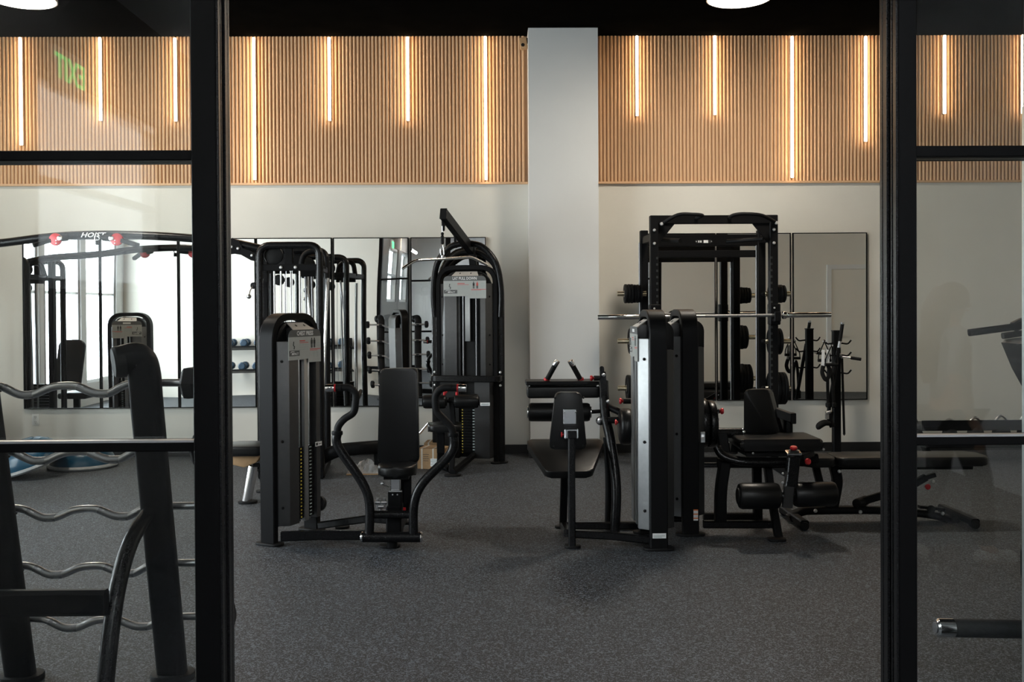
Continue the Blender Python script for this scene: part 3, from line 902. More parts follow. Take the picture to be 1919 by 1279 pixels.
# low frame
ya = 6.36
B().cyl(P(680, 1007, ya), P(788, 1007, ya), 0.034, None, 20).build('cross_tube', 'black_gloss', root)
for x, d in ((680, -1), (788, 1)):
    a = P(x, 1007, ya)
    B().lathe([(0.034, 0), (0.034, 0.006), (0.026, 0.014), (0, 0.016)], a, (d, 0, 0), 20).build('end_cap', 'chrome', root)
B().cyl(P(700, 965, ya + 0.02), P(768, 965, ya + 0.02), 0.026, None, 16).build('arm_brace', 'black_gloss', root)
B().rtube([P(527, 1006, 6.42), P(600, 1003, 6.43), P(690, 1003, 6.44)], 0.05, 0.06, 0.008).build('base_rail', 'black_gloss', root)
B().rtube([P(600, 985, 6.86), P(692, 972, 6.62), P(740, 975, 6.56)], 0.05, 0.05, 0.008).build('base_rail', 'black_gloss', root)
B().cyl(P(735, 1026, 6.39), P(735, 1010, 6.39), 0.034, None, 16).build('front_leg', 'black_metal', root)
q = FL(731, 1026); foot(root, (q.x, q.y, 0), 0.135, 0.09)
B().box((PX(738, 6.55), 6.53, 0.16), (0.10, 0.16, 0.20), None, 0.01, 1).build('pivot_block', 'black_metal', root)
q = FL(655, 990); foot(root, (q.x - 0.05, q.y, 0), 0.10, 0.10)
B().rtube([(PX(738, 6.55), 6.5, 0.06), (PX(738, 6.55), 7.15, 0.06)], 0.06, 0.06, 0.006).build('rear_rail', 'black_metal', root)
foot(root, (PX(738, 6.55), 7.12, 0), 0.13, 0.09)
B().rtube([(PX(738, 6.55), 7.05, 0.06), (PX(744, 6.7), 6.74, 0.75), (PX(744, 6.7), 6.74, 1.05)], 0.05, 0.06, 0.006, 0.08).build('back_support', 'black_metal', root)
# press arms
arms = {
 'L': ([(692, 1001), (692, 940), (676, 900), (634, 838), (632, 812)], [(632, 816), (634, 800), (645, 786), (662, 774), (666, 756), (666, 738), (656, 728), (640, 727)], (640, 727), (610, 728)),
 'R': ([(775, 1001), (776, 945), (793, 905), (845, 850), (849, 815)], [(849, 818), (846, 802), (834, 788), (819, 772), (816, 756), (817, 740), (828, 729), (846, 727)], (846, 727), (874, 728))}
for kk, (low, up_, g0, g1) in arms.items():
    b = B()
    b.tube(spline([P(x, y, 6.36) for x, y in low]), 0.030, 16)
    ar = b.build('press_arm', 'black_gloss', root, 60)
    B().lathe([(0.034, -0.012), (0.036, 0), (0.034, 0.012)], P(*low[-1], 6.36), (0, 0, 1), 18).build('collar', 'black_metal', ar)
    B().tube(spline([P(x, y, 6.36 - 0.004 * i) for i, (x, y) in enumerate(up_)]), 0.0235, 14).build('foam_grip', 'rubber', ar, 60)
    yg = 6.33
    a, c = P(*g0, yg), P(*g1, yg)
    d = (c - a).normalized()
    L = (c - a).length
    B().cyl(a, a + d * L * 0.35, 0.0235, None, 16).build('grip', 'rubber', ar)
    B().cyl(a + d * L * 0.35, a + d * L * 0.45, 0.025, None, 16).build('red_ring', 'red', ar)
    B().cyl(a + d * L * 0.45, a + d * L, 0.0245, None, 16, 0.003).build('chrome_end', 'chrome', ar)
B().tube(spline([P(667, 752, 6.36), P(672, 745, 6.4), P(676, 733, 6.5)]), 0.012, 10).build('second_grip', 'rubber', root)
# sticker on the tower, cam wheel
q = ctr + V((0, 0, 0))
mt = frame((ctr.x, ctr.y, 0), az)
o = B(mt).box((0.120, 0.148, 0.62), (0.002, 0.075, 0.030)).build('sticker', 'print_white', root, 0)
B(mt).box((0.1215, 0.128, 0.62), (0.001, 0.02, 0.018)).box((0.1215, 0.163, 0.62), (0.001, 0.03, 0.004)).build('sticker_print', 'print_black', o, 0)
B().cyl(P(594, 944, 6.95), P(599, 944, 7.0), 0.055, None, 28, 0.006).build('cable_wheel', 'plastic', root)

# ================================================================== ARM CURL MACHINE
q = FL(1236, 1031)
ctr = V((q.x - 0.005, q.y + 0.236, 0))
root = thing('arm_curl_machine', 'black arm curl machine with slanted seat and silver sided weight tower, right of the aisle', 'gym machine', (ctr.x - 0.45, ctr.y + 0.1, 0))
weight_tower(root, ctr, PI, 1.525, 0.52)
o = B().box((ctr.x + 0.0, ctr.y - 0.262, PZ(1005, 6.3)), (0.085, 0.002, 0.032)).build('sticker', 'print_white', root, 0)
B().box((ctr.x + 0.0, ctr.y - 0.2635, PZ(1005, 6.3)), (0.07, 0.001, 0.003)).box((ctr.x - 0.01, ctr.y - 0.2635, PZ(1005, 6.3) - 0.008), (0.05, 0.001, 0.003)).build('sticker_print', 'print_grey', o, 0)
# seat post, bracket, back pad
yp = 6.36
b = B()
b.rtube([P(1072, 1026, yp), P(1071, 900, yp), P(1071, 822, yp)], 0.046, 0.05, 0.008)
b.build('seat_post', 'black_gloss', root)
q = FL(1073, 1027); foot(root, (q.x, q.y, 0), 0.105, 0.085)
poly = [(P(x, y, 6.42).x, P(x, y, 6.42).z) for x, y in [(1029, 843), (1041, 736), (1090, 736), (1100, 843)]]
poly = [(v.x, v.y) for v in fillet([V((a, c, 0)) for a, c in poly], 0.035, 4, True)]
pad(root, 'chest_pad', poly, (0, 6.42, 0), (1, 0, 0), (0, 0, 1), (0, 0.075, 0), 0.014)
bolts([V((PX(x, 6.41), 6.421, PZ(y, 6.41))) for x, y in ((1040, 747), (1093, 747), (1037, 838), (1092, 838))], 0.008, (0, -1, 0), root, 'plastic')
cx, cz = PX(1067, 6.4), PZ(782, 6.4)
br = B().box((cx, 6.408, cz), (0.085, 0.016, 0.10), None, 0.004, 1).build('pad_bracket', 'chrome', root)
B().box((PX(1069, 6.38), 6.375, PZ(813, 6.38)), (0.088, 0.07, 0.066), None, 0.006, 1).build('post_clamp', 'chrome', br)
B().box((PX(1071, 6.34), 6.336, PZ(816, 6.34)), (0.06, 0.012, 0.05), None, 0.004, 1).build('clamp_plate', 'black_gloss', br)
knob(root, P(1056, 815, 6.38), (-1, 0, 0), 0.018, 0.016)
bolts([V((PX(x, 6.4), 6.40, PZ(773, 6.4))) for x in (1057, 1078)], 0.007, (0, -1, 0), root, 'steel')
# seat pad, rising away from the camera
A = [P(1024, 884, 6.47), P(1109, 884, 6.47), P(1130, 823, 6.93), P(987, 823, 6.93)]
ux = V((1, 0, 0)); o3 = (A[0] + A[1]) / 2
uy = ((A[2] + A[3]) / 2 - o3)
Ly = uy.length; uy = uy.normalized()
nz = ux.cross(uy).normalized()
h0, h1 = (A[1].x - A[0].x) / 2, (A[2].x - A[3].x) / 2
poly = [(v.x, v.y) for v in fillet([V((-h0, 0, 0)), V((h0, 0, 0)), V((h1, Ly * 0.9, 0)), V((h1 * 0.96, Ly, 0)), V((-h1 * 0.96, Ly, 0)), V((-h1, Ly * 0.9, 0))], 0.035, 4, True)]
pad(root, 'seat_pad', poly, o3 - nz * 0.05, ux, uy, nz * 0.05, 0.014)
B().bar(o3 - nz * 0.06 + uy * 0.05, o3 - nz * 0.06 + uy * 0.4, 0.2, 0.02).build('seat_plate', 'black_metal', root)
B().rtube([P(1058, 886, 6.7), P(1055, 985, 6.85)], 0.05, 0.05, 0.006).build('rear_leg', 'black_metal', root)
q = FL(1053, 990); foot(root, (q.x, q.y, 0), 0.10, 0.085)
# base
B().rtube([P(1078, 1001, 6.37), P(1140, 1004, 6.36), P(1216, 1012, 6.34)], 0.045, 0.05, 0.008).build('base_rail', 'black_gloss', root)
B().rtube([P(1058, 985, 6.86), P(1200, 985, 6.86)], 0.05, 0.05, 0.008).build('base_rail', 'black_gloss', root)
B().rtube([P(1063, 1000, 6.40), P(1055, 984, 6.84)], 0.045, 0.05, 0.008).build('base_rail', 'black_gloss', root)
# side frame
B().tube(spline([P(1152, 1000, 6.72), P(1155, 930, 6.74), P(1152, 880, 6.78), P(1143, 820, 6.85), P(1134, 775, 6.92), P(1131, 715, 7.0)]), 0.034, 14).build('side_frame', 'black_gloss', root, 60)
B().tube(spline([P(1140, 985, 6.95), P(1141, 900, 6.97), P(1137, 820, 7.0)]), 0.026, 12).build('side_frame', 'black_metal', root, 60)
b = B(); b.prism(rrect(0.045, 0.34, 0.02), P(1133, 742, 6.96), (0.15, -0.98, 0), (-0.05, 0, 1), (0.012, 0, 0)); b.build('link_plate', 'black_gloss', root)
B().prism(rrect(0.03, 0.36, 0.014), P(1130, 735, 6.93), (1, 0, 0), (-0.04, 0, 1), (0, 0.01, 0)).build('link_plate', 'black_gloss', root)
bolts([P(1131, 703, 6.92), P(1139, 753, 6.92), P(1124, 789, 6.92)], 0.014, (0, -1, 0), root, 'steel')
B().lathe([(0.03, 0), (0.03, 0.02), (0.02, 0.026), (0, 0.028)], P(1124, 789, 6.93), (0.3, -1, 0), 16).build('pivot_cap', 'chrome', root)
# arm pad with two handles, forearm roller
ya = 7.08
p0, p1 = P(988, 733, ya), P(1125, 733, ya)
pad(root, 'arm_pad', rrect(p1.x - p0.x, 0.085, 0.02), ((p0.x + p1.x) / 2, ya, (PZ(725, ya) + PZ(748, ya)) / 2), (1, 0, 0), (0, 0, 1), (0, 0.22, 0), 0.014)
B().box(((p0.x + p1.x) / 2 - 0.005, ya + 0.10, PZ(719, ya)), (p1.x - p0.x + 0.01, 0.24, 0.028), None, 0.005, 1).build('pad_tray', 'plastic', root)
bolts([P(x, 724, ya - 0.025) for x in (992, 1119)], 0.006, (0, -1, 0), root, 'steel')
for (xa, xb) in ((1023, 1045), (1090, 1068)):
    a, c = P(xa, 716, ya + 0.08), P(xb, 676, ya + 0.05)
    d = c - a
    hb = B().cyl(a, a + d * 0.78, 0.0185, None, 16).build('handle', 'rubber', root)
    B().cyl(a + d * 0.05, a + d * 0.13, 0.026, None, 16).build('red_ring', 'red', hb)
    B().cyl(a + d * 0.75, c, 0.020, None, 16, 0.002).build('chrome_end', 'chrome', hb)
roller(root, P(990, 773, 7.05), P(1106, 773, 7.05), 0.066, 'chrome')
B().cyl(P(1100, 773, 7.05), P(1128, 771, 7.05), 0.014, None, 12).build('roller_axle', 'black_metal', root)
B().cyl(P(1113, 709, 6.97), P(1133, 709, 6.97), 0.018, None, 14).build('pin_sleeve', 'plastic', root)
knob(root, P(1114, 709, 6.97), (-1, 0, 0), 0.02, 0.03)
B().cyl(P(1168, 752, 6.9), P(1186, 752, 6.9), 0.02, None, 14).build('pin_sleeve', 'plastic', root)
knob(root, P(1169, 752, 6.9), (-1, 0, 0), 0.022, 0.032)
B().tube(spline([P(1138, 762, 6.95), P(1155, 770, 6.9), P(1175, 780, 6.85)]), 0.024, 12).build('cam_arm', 'black_metal', root)
B().cyl(P(1160, 800, 6.8), P(1186, 800, 6.8), 0.125, None, 36, 0.03).build('cam_disc', 'vinyl', root, 50)
B().cyl(P(1140, 788, 6.85), P(1164, 788, 6.83), 0.022, None, 14).build('cam_axle', 'black_metal', root)
knob(root, P(1158, 792, 6.75), (-1, 0, 0), 0.02, 0.02)

# ================================================================== LEG EXTENSION MACHINE
q = FL(1296, 1004)
ctr = V((q.x - 0.008, q.y + 0.236, 0))
root = thing('leg_extension_machine', 'black leg extension machine with twin ankle rollers, in front of the half rack', 'gym machine', (ctr.x + 0.4, ctr.y, 0))
weight_tower(root, ctr, PI, 1.525, 0.52)
o = B().box((PX(1300, 6.7), ctr.y - 0.262, PZ(966, 6.7)), (0.03, 0.002, 0.075)).build('warning_sticker', 'print_white', root, 0)
for dz in (-0.022, 0.006, 0.034):
    B().box((PX(1300, 6.7), ctr.y - 0.2635, PZ(966, 6.7) + dz), (0.03, 0.001, 0.008)).build('sticker_band', 'print_orange', o, 0)
yl = 6.72
B().cyl(P(1309, 793, 6.95), P(1322, 793, 6.95), 0.178, None, 44, 0.012).build('cam_disc', 'black_gloss', root)
B().cyl(P(1325, 795, 6.92), P(1338, 795, 6.92), 0.165, None, 44, 0.01).build('range_disc', 'black_gloss', root)
for k_ in range(9):
    an = math.radians(20 + 18 * k_)
    c0 = P(1338.5, 795, 6.92) + V((0.001, -0.14 * math.cos(an), 0.14 * math.sin(an)))
    B().cyl(c0, c0 + V((0.003, 0, 0)), 0.010, None, 10).build('index_hole', 'steel', root)
B().cyl(P(1338, 771, 6.83), P(1348, 771, 6.83), 0.017, None, 14).build('pin_sleeve', 'plastic', root)
knob(root, P(1346, 771, 6.83), (1, 0, 0), 0.022, 0.036)
for (x, y, r) in ((1302, 812, 0.03), (1297, 800, 0.022), (1300, 828, 0.02), (1293, 815, 0.022)):
    B().cyl(P(x - 6, y, 6.7), P(x + 5, y, 6.7), r, None, 18, 0.003).build('pulley', 'black_gloss', root)
bolts([P(x, y, 6.68) for x, y in ((1286, 812), (1294, 784), (1304, 782), (1295, 838), (1299, 863))], 0.009, (0, -1, 0), root, 'steel')
o = B().box(P(1317, 820, 6.70), (0.03, 0.012, 0.072), None, 0.002, 1).build('index_plate', 'aluminium', root)
B().cyl(P(1317, 817, 6.69), P(1317, 817, 6.686), 0.011, None, 14).build('index_bolt', 'steel', o)
B().cyl(P(1330, 812, 6.85), P(1390, 812, 6.85), 0.036, None, 20).build('pivot_tube', 'black_gloss', root)
B().cyl(P(1390, 810, 6.85), P(1395, 810, 6.85), 0.026, None, 18, 0.003).build('pivot_cap', 'chrome', root)
B().rtube([P(1352, 815, 6.84), P(1358, 850, 6.8)], 0.07, 0.07, 0.008).build('pivot_support', 'black_metal', root)
B().rtube([P(1378, 818, 6.86), P(1374, 850, 6.82)], 0.05, 0.06, 0.008).build('pivot_support', 'black_metal', root)
# seat
B().tube(spline([P(1344, 838, 6.66), P(1352, 852, 6.64), P(1372, 861, 6.62), P(1405, 866, 6.6), P(1478, 866, 6.6)]), 0.034, 14, flat=0.8).build('seat_frame', 'black_gloss', root, 60)
B().rtube([P(1345, 868, 6.72), P(1480, 868, 6.70), P(1530, 858, 6.72)], 0.08, 0.06, 0.01).build('seat_rail', 'black_metal', root)
p0, p1 = P(1386, 837, 6.58), P(1543, 838, 6.58)
pad(root, 'seat_pad', rrect(p1.x - p0.x, 0.078, 0.028, 5), ((p0.x + p1.x) / 2, 6.56, PZ(838, 6.58)), (1, 0, 0), (0, 0, 1), (0, 0.36, 0), 0.024)
B().box(((p0.x + p1.x) / 2, 6.74, PZ(852, 6.7)), (0.46, 0.26, 0.03), None, 0.004, 1).build('seat_plate', 'plastic', root)
bolts([P(1411, 850, 6.6), P(1543, 843, 6.57)], 0.010, (0, -1, 0), root, 'steel')
poly = [(P(x, y, 6.92).x, P(x, y, 6.92).z) for x, y in [(1394, 831), (1394, 731), (1440, 730), (1466, 831)]]
poly = [(v.x, v.y) for v in fillet([V((a, c, 0)) for a, c in poly], 0.03, 4, True)]
pad(root, 'back_pad', poly, (0, 6.92, 0), (1, 0, 0), (0, 0, 1), (0.05, 0.085, 0), 0.018)
B().box(P(1474, 812, 7.02), (0.06, 0.16, 0.24), None, 0.03).build('back_support', 'black_metal', root)
B().bar(P(1452, 772, 7.0), P(1486, 784, 6.93), 0.055, 0.06, 0.004).build('adjust_tube', 'shroud_dark', root)
B().box(P(1485, 784, 6.93), (0.036, 0.07, 0.075), None, 0.004, 1).build('tube_cap', 'plastic', root)
# legs
B().rtube([P(1358, 868, 6.7), P(1350, 920, 6.68), P(1350, 985, 6.68)], 0.075, 0.07, 0.01, 0.1).build('front_leg', 'black_metal', root)
B().rtube([P(1438, 872, 6.72), P(1447, 940, 6.66), P(1459, 1008, 6.62)], 0.05, 0.06, 0.008).build('front_leg', 'black_metal', root)
q = FL(1456, 1014); foot(root, (q.x, q.y, 0), 0.12, 0.09)
B().rtube([P(1418, 875, 6.95), P(1420, 975, 7.0)], 0.06, 0.06, 0.008).build('rear_leg', 'black_metal', root)
q = FL(1425, 978); foot(root, (q.x - 0.02, q.y, 0), 0.15, 0.10)
B().rtube([P(1318, 983, 6.66), P(1448, 983, 6.66)], 0.05, 0.05, 0.008).build('base_rail', 'black_gloss', root)
B().rtube([P(1318, 968, 7.0), P(1425, 968, 7.0)], 0.05, 0.05, 0.008).build('base_rail', 'black_gloss', root)
B().rtube([P(1316, 872, 6.8), P(1346, 872, 6.78)], 0.05, 0.03, 0.006).build('seat_brace', 'black_gloss', root)
# swing arm and rollers
yr = 6.42
B().rtube([P(1487, 858, yr), P(1483, 900, yr), P(1479, 920, yr)], 0.075, 0.06, 0.006).build('swing_arm', 'black_gloss', root)
B().rtube([P(1479, 912, yr - 0.02), P(1475, 952, yr - 0.02)], 0.066, 0.03, 0.004).build('arm_plate', 'shroud_dark', root)
B().box(P(1487, 849, yr), (0.095, 0.06, 0.018), Matrix.Rotation(0.25, 3, 'X'), 0.004, 1).build('arm_bracket', 'chrome', root)
B().box(P(1487, 848, yr) + V((0, -0.008, 0.007)), (0.06, 0.035, 0.014), Matrix.Rotation(0.25, 3, 'X')).build('bracket_slot', 'print_black', root)
knob(root, P(1487, 847, yr), (0, -0.2, 1), 0.024, 0.036)
B().rtube([P(1500, 858, yr + 0.06), P(1520, 850, yr + 0.14)], 0.05, 0.04).build('arm_strut', 'black_gloss', root)
knob(root, P(1511, 866, yr + 0.05), (0.2, -1, 0.2), 0.022, 0.03)
roller(root, P(1384, 930, yr), P(1460, 930, yr), 0.085)
roller(root, P(1487, 928, yr + 0.02), P(1566, 926, yr + 0.02), 0.080)
B().cyl(P(1458, 930, yr), P(1490, 929, yr + 0.01), 0.022, None, 14).build('roller_axle', 'steel', root)
bolts([P(x, y, yr - 0.04) for x, y in ((1467, 888), (1467, 905))], 0.009, (-0.5, -1, 0), root, 'steel')
# ================================================================== LAT PULLDOWN
bz = math.radians(-102)
ctr = V((PX(877, 9.93), 9.93, 0))
root = thing('lat_pulldown', 'tall black lat pulldown machine with shade-darkened silver shroud and overhead boom, beside the column', 'gym machine', (ctr.x, ctr.y - 0.2, 0))
mt, band = weight_tower(root, ctr, bz, 1.965, 0.63, 'LAT PULL DOWN', zs_low=0.86, fascia_mat='shroud_shaded')
# lower dark shroud, belt and side posts
b = B(mt); b.prism([(0.04, 0.10), (0.04, 0.27), (0.155, 0.25), (0.155, 0.10)], (0, 0, 0.06), (1, 0, 0), (0, 1, 0), (0, 0, 0.76), 0.004); b.build('lower_shroud', 'shroud_dark', root, 30)
b = B(mt); b.prism([(0.04, -0.27), (0.04, -0.06), (0.15, -0.06), (0.15, -0.25)], (0, 0, 0.06), (1, 0, 0), (0, 1, 0), (0, 0, 0.76), 0.004); b.build('lower_shroud', 'plastic', root, 30)
b = B(mt); b.box((0.05, 0, 0.44), (0.02, 0.5, 0.76)); b.build('stack_back', 'plastic', root)
st = B(mt); nm = B(mt); n2 = B(mt)
for i in range(18):
    z = 0.10 + 0.028 * (i + 0.5)
    st.box((0.095, 0.02, z), (0.06, 0.15, 0.024))
    nm.box((0.127, -0.03, z), (0.002, 0.010, 0.011)); n2.box((0.127, 0.085, z), (0.002, 0.024, 0.012))
ws_ = st.build('lower_stack', 'black_metal', root, 0, None, 'stuff')
nm.build('stack_numbers', 'print_yellow', ws_, 0, None, 'stuff'); n2.build('pin_slots', 'print_grey', ws_, 0, None, 'stuff')
B(mt).box((0.126, 0.035, 0.64), (0.003, 0.02, 0.09)).build('selector_tag', 'print_yellow', root)
b = B(mt); b.rtube([(0.03, -0.345, 0.845), (0.175, -0.345, 0.845), (0.175, 0.345, 0.845), (0.03, 0.345, 0.845)], 0.03, 0.062, 0.006, 0.09, 6); b.build('belt', 'black_gloss', root)
for s in (-1, 1):
    b = B(mt); b.rtube([(0.0, s * 0.335, 0.02), (0.0, s * 0.335, 1.62)], 0.05, 0.07, 0.012); b.build('side_post', 'black_gloss', root)
    foot(root, tuple((mt @ V((0.0, s * 0.335, 0)))[:2]) + (0,), 0.13, 0.12)
    bolts([mt @ V((0.036, s * 0.335, z)) for z in (0.77, 0.90, 1.585)], 0.014, mt.to_3x3() @ V((1, 0, 0)), root)
    # curved tubes rising from the posts to the boom
    pts = [(0.02, s * 0.335, 1.45), (0.03, s * 0.345, 1.72), (0.05, s * 0.30, 1.98), (0.06, s * 0.17, 2.14), (0.06, s * 0.03, 2.18)]
    b = B(mt); b.tube(spline(pts), 0.031, 14); b.build('arch_tube', 'black_gloss', root, 60)
    b = B(mt); b.tube(spline([(-0.10, s * 0.30, 1.70), (-0.10, s * 0.26, 1.95), (-0.09, s * 0.12, 2.08), (-0.08, 0, 2.10)]), 0.026, 12); b.build('rear_arch_tube', 'black_metal', root, 60)
b = B(mt); b.rtube([(-0.05, 0.05, 1.95), (-0.05, 0.03, 2.16)], 0.07, 0.07, 0.006); b.build('boom_post', 'black_metal', root)
# overhead boom
tip, heel = P(831, 401, 9.05), P(884, 470, 9.98)
b = B(); b.bar(tip, heel, 0.062, 0.10, 0.006); b.build('boom', 'black_metal', root)
b = B(); b.bar(tip + (tip - heel).normalized() * 0.008, tip, 0.066, 0.104, 0.004); b.build('boom_cap', 'plastic', root)
pc = P(831, 422, 9.12)
pw = B().cyl(pc - V((0.012, 0, 0)), pc + V((0.012, 0, 0)), 0.055, None, 26, 0.005).build('pulley', 'plastic', root)
B().box(pc + V((0, 0, 0.03)), (0.034, 0.035, 0.09), None, 0.004, 1).build('pulley_fork', 'black_metal', pw)
p2 = P(853, 446, 9.5)
B().cyl(p2 - V((0.01, 0, 0)), p2 + V((0.01, 0, 0)), 0.045, None, 22, 0.004).build('pulley', 'plastic', root)
B().box(p2 + V((0, 0, 0.04)), (0.03, 0.03, 0.08), None, 0.004, 1).build('pulley_fork', 'black_metal', root)
cxy = P(829, 440, 9.07)
B().cyl((cxy.x, cxy.y, PZ(455, 9.07, 829)), (cxy.x, cxy.y, pc.z), 0.003, None, 6).build('cable', 'steel', root)
B().lathe([(0.008, 0), (0.015, 0.006), (0.015, 0.07), (0.011, 0.078), (0.011, 0.084), (0.014, 0.09), (0.014, 0.10), (0.006, 0.11)], (cxy.x, cxy.y, PZ(458, 9.07, 829)), (0, 0, 1), 16).build('cable_stop', 'rubber', root)
# knee rollers, seat
kx = P(845, 750, 9.35)
roller(root, P(793, 753, 9.33), P(836, 753, 9.33), 0.066)
roller(root, P(851, 752, 9.33), P(897, 752, 9.33), 0.066)
B().cyl(P(830, 752, 9.33), P(856, 752, 9.33), 0.016, None, 12).build('roller_axle', 'black_metal', root)
B().rtube([P(846, 745, 9.36), P(850, 800, 9.34), P(846, 886, 9.16)], 0.05, 0.06, 0.008, 0.1).build('seat_column', 'black_metal', root)
q = FL(848, 893); foot(root, (q.x, q.y, 0), 0.15, 0.10)
B().rtube([(q.x, q.y, 0.03), P(890, 852, 9.8)], 0.05, 0.05, 0.008).build('base_rail', 'black_metal', root)
for x in (833, 856):
    B().cyl(P(x, 741, 9.28), P(x, 735, 9.28), 0.013, None, 12).build('red_pin', 'red', root)
B().cyl(P(898, 758, 9.3), P(916, 758, 9.3), 0.02, None, 10).build('roller_stub', 'black_metal', root)
o = B().box(P(909, 758, 9.24), (0.09, 0.004, 0.03)).build('sticker', 'print_white', root, 0)
B().box(P(909, 758, 9.235), (0.07, 0.002, 0.008)).build('sticker_print', 'print_grey', o, 0)
p0, p1 = P(805, 802, 9.22), P(848, 802, 9.22)
pad(root, 'seat_pad', rrect(p1.x - p0.x + 0.1, 0.30, 0.07, 6), ((p0.x + p1.x) / 2 + 0.03, 9.36, PZ(810, 9.22)), (1, 0, 0), (0, 1, 0), (0, 0, 0.07), 0.024)
B().box((PX(824, 9.3), 9.36, PZ(830, 9.3)), (0.07, 0.07, 0.20), None, 0.004, 1).build('seat_post', 'black_metal', root)
B().rtube([(PX(824, 9.3), 9.36, PZ(835, 9.3)), (PX(824, 9.3), 9.4, 0.05), (PX(840, 9.2), 9.3, 0.04)], 0.06, 0.06, 0.008).build('seat_frame', 'black_metal', root)
knob(root, P(836, 738, 9.27), (0, 0, 1), 0.012, 0.02)
# the hanging bar
t = thing('lat_bar', 'long chrome pulldown bar with bent ends hanging from the lat pulldown boom', 'cable bar', (cxy.x, cxy.y, PZ(486, 9.07, 829)))
ends = [P(754, 504, 8.80), P(778, 488, 8.88), P(830, 485.5, 9.07), P(884, 482, 9.28), P(913, 497, 9.38)]
B().tube(ends, 0.0125, 12, 0.05, 5).build('bar', 'chrome', t, 60)
B().cyl(V((cxy.x, cxy.y, ends[2].z)), V((cxy.x, cxy.y, ends[2].z + 0.03)), 0.014, None, 12).build('swivel', 'steel', t)
cb = B().tube([V((cxy.x - 0.014, cxy.y, ends[2].z + 0.03)), V((cxy.x - 0.02, cxy.y, ends[2].z + 0.09)), V((cxy.x, cxy.y, ends[2].z + 0.135)), V((cxy.x + 0.012, cxy.y, ends[2].z + 0.09)), V((cxy.x + 0.014, cxy.y, ends[2].z + 0.03))], 0.005, 8, 0.02, 4, True).build('snap_hook', 'chrome', t, 60)

# ================================================================== CABLE STATION (two towers, arched beam)
JY0, JY1 = 9.0, 9.82
XL, XR = PX(488, JY0), PX(600, JY0)
root = thing('cable_station', 'wide black cable station with an arched beam and tube framed towers, at the back left', 'gym machine', ((XL - 5.3) / 2, 9.4, 0))
ZT = PZ(460, JY0, 545)
def cable_tower(x0, x1, skew, near_detail=True):
    r = 0.033
    xm = (x0 + x1) / 2
    for (y, dx) in ((JY0, 0.0), (JY1, skew)):
        B().tube([(x0 + dx, y, 0.03), (x0 + dx, y, ZT), (x1 + dx, y, ZT), (x1 + dx, y, 0.03)], r, 14, 0.10, 7).build('tower_arch', 'black_gloss', root, 60)
        B().box((xm + dx, y, ZT - 0.20), (x1 - x0 - 0.04, 0.03, 0.058), None, 0.004, 1).build('tower_crossbar', 'black_metal', root)
        bolts([V((xm + dx + sx_, y - 0.016, ZT - 0.20)) for sx_ in (-0.075, 0.055)], 0.016, (0, -1, 0), root)
        B().box((xm + dx - 0.01, y + 0.02, ZT - 0.085), (0.075, 0.05, 0.18), None, 0.006, 1).build('pulley_bracket', 'black_metal', root)
        for sx_ in (-0.15, -0.09, 0.08):
            B().cyl((xm + dx + sx_, y + 0.05, 0.12), (xm + dx + sx_, y + 0.05, ZT - 0.21), 0.0095, None, 12).build('guide_rod', 'chrome', root)
        for sx_ in (-0.04, 0.0, 0.015):
            B().cyl((xm + dx + sx_, y + 0.04, 0.3), (xm + dx + sx_, y + 0.04, ZT - 0.1), 0.003, None, 6).build('cable', 'steel', root)
        st = B()
        for i in range(16):
            st.box((xm + dx - 0.005, y + 0.05, 0.14 + 0.034 * i), (0.30, 0.10, 0.029))
        st.build('weight_stack', 'black_metal', root, 0, None, 'stuff')
        B().cyl((xm + dx - 0.15, y + 0.02, ZT - 0.09), (xm + dx - 0.15, y + 0.055, ZT - 0.09), 0.085, None, 30, 0.008).build('pulley_wheel', 'plastic', root)
        B().cyl((xm + dx - 0.11, y + 0.05, ZT - 0.31), (xm + dx - 0.11, y + 0.08, ZT - 0.31), 0.05, None, 24, 0.006).build('pulley_wheel', 'plastic', root)
        B().rtube([(x0 + dx - 0.02, y, 0.05), (x1 + dx + 0.02, y, 0.05)], 0.06, 0.08, 0.008).build('base_rail', 'black_metal', root)
    for xx in (x0, x1):
        B().rtube([(xx, JY0, ZT - 0.20), (xx + skew, JY1, ZT - 0.20)], 0.03, 0.055, 0.004).build('side_brace', 'black_metal', root)
        B().rtube([(xx, JY0, 0.05), (xx + skew, JY1, 0.05)], 0.06, 0.08, 0.008).build('base_rail', 'black_metal', root)
    ym = (JY0 + JY1) / 2
    for sx_ in (0.10, 0.16):
        B().cyl((xm + sx_, ym, 0.1), (xm + sx_ + skew / 2, ym, ZT - 0.24), 0.010, None, 12).build('guide_rod', 'dark_steel', root)
    B().box((xm + 0.12, ym, ZT - 0.24), (0.22, 0.06, 0.06), None, 0.004, 1).build('tower_crossbar', 'black_metal', root)
    B().tube([(xm + 0.02, ym, ZT - 0.22), (xm + 0.04, ym, ZT - 0.05), (xm + 0.2, ym, ZT - 0.02), (x1 + skew / 2, ym, ZT - 0.2)], 0.028, 12, 0.1, 6).build('inner_arch', 'black_metal', root, 60)
cable_tower(XL, XR, -0.08)
cable_tower(-5.72, -5.17, -0.04)
# slanted rods and pulley column on the right tower
B().cyl(P(614, 522, 9.5), P(600, 845, 9.3), 0.017, None, 14).build('slanted_rod', 'chrome', root)
B().cyl(P(574, 515, 9.45), P(582, 600, 9.4), 0.012, None, 12).build('slanted_rod', 'chrome', root)
B().rtube([(XL - 0.04, 9.4, 0.06), (XL - 0.04, 9.4, ZT - 0.02)], 0.06, 0.09, 0.008).build('pulley_column', 'black_metal', root)
B().rtube([(-5.12, 9.4, 0.06), (-5.12, 9.4, ZT - 0.02)], 0.06, 0.09, 0.008).build('pulley_column', 'black_metal', root)
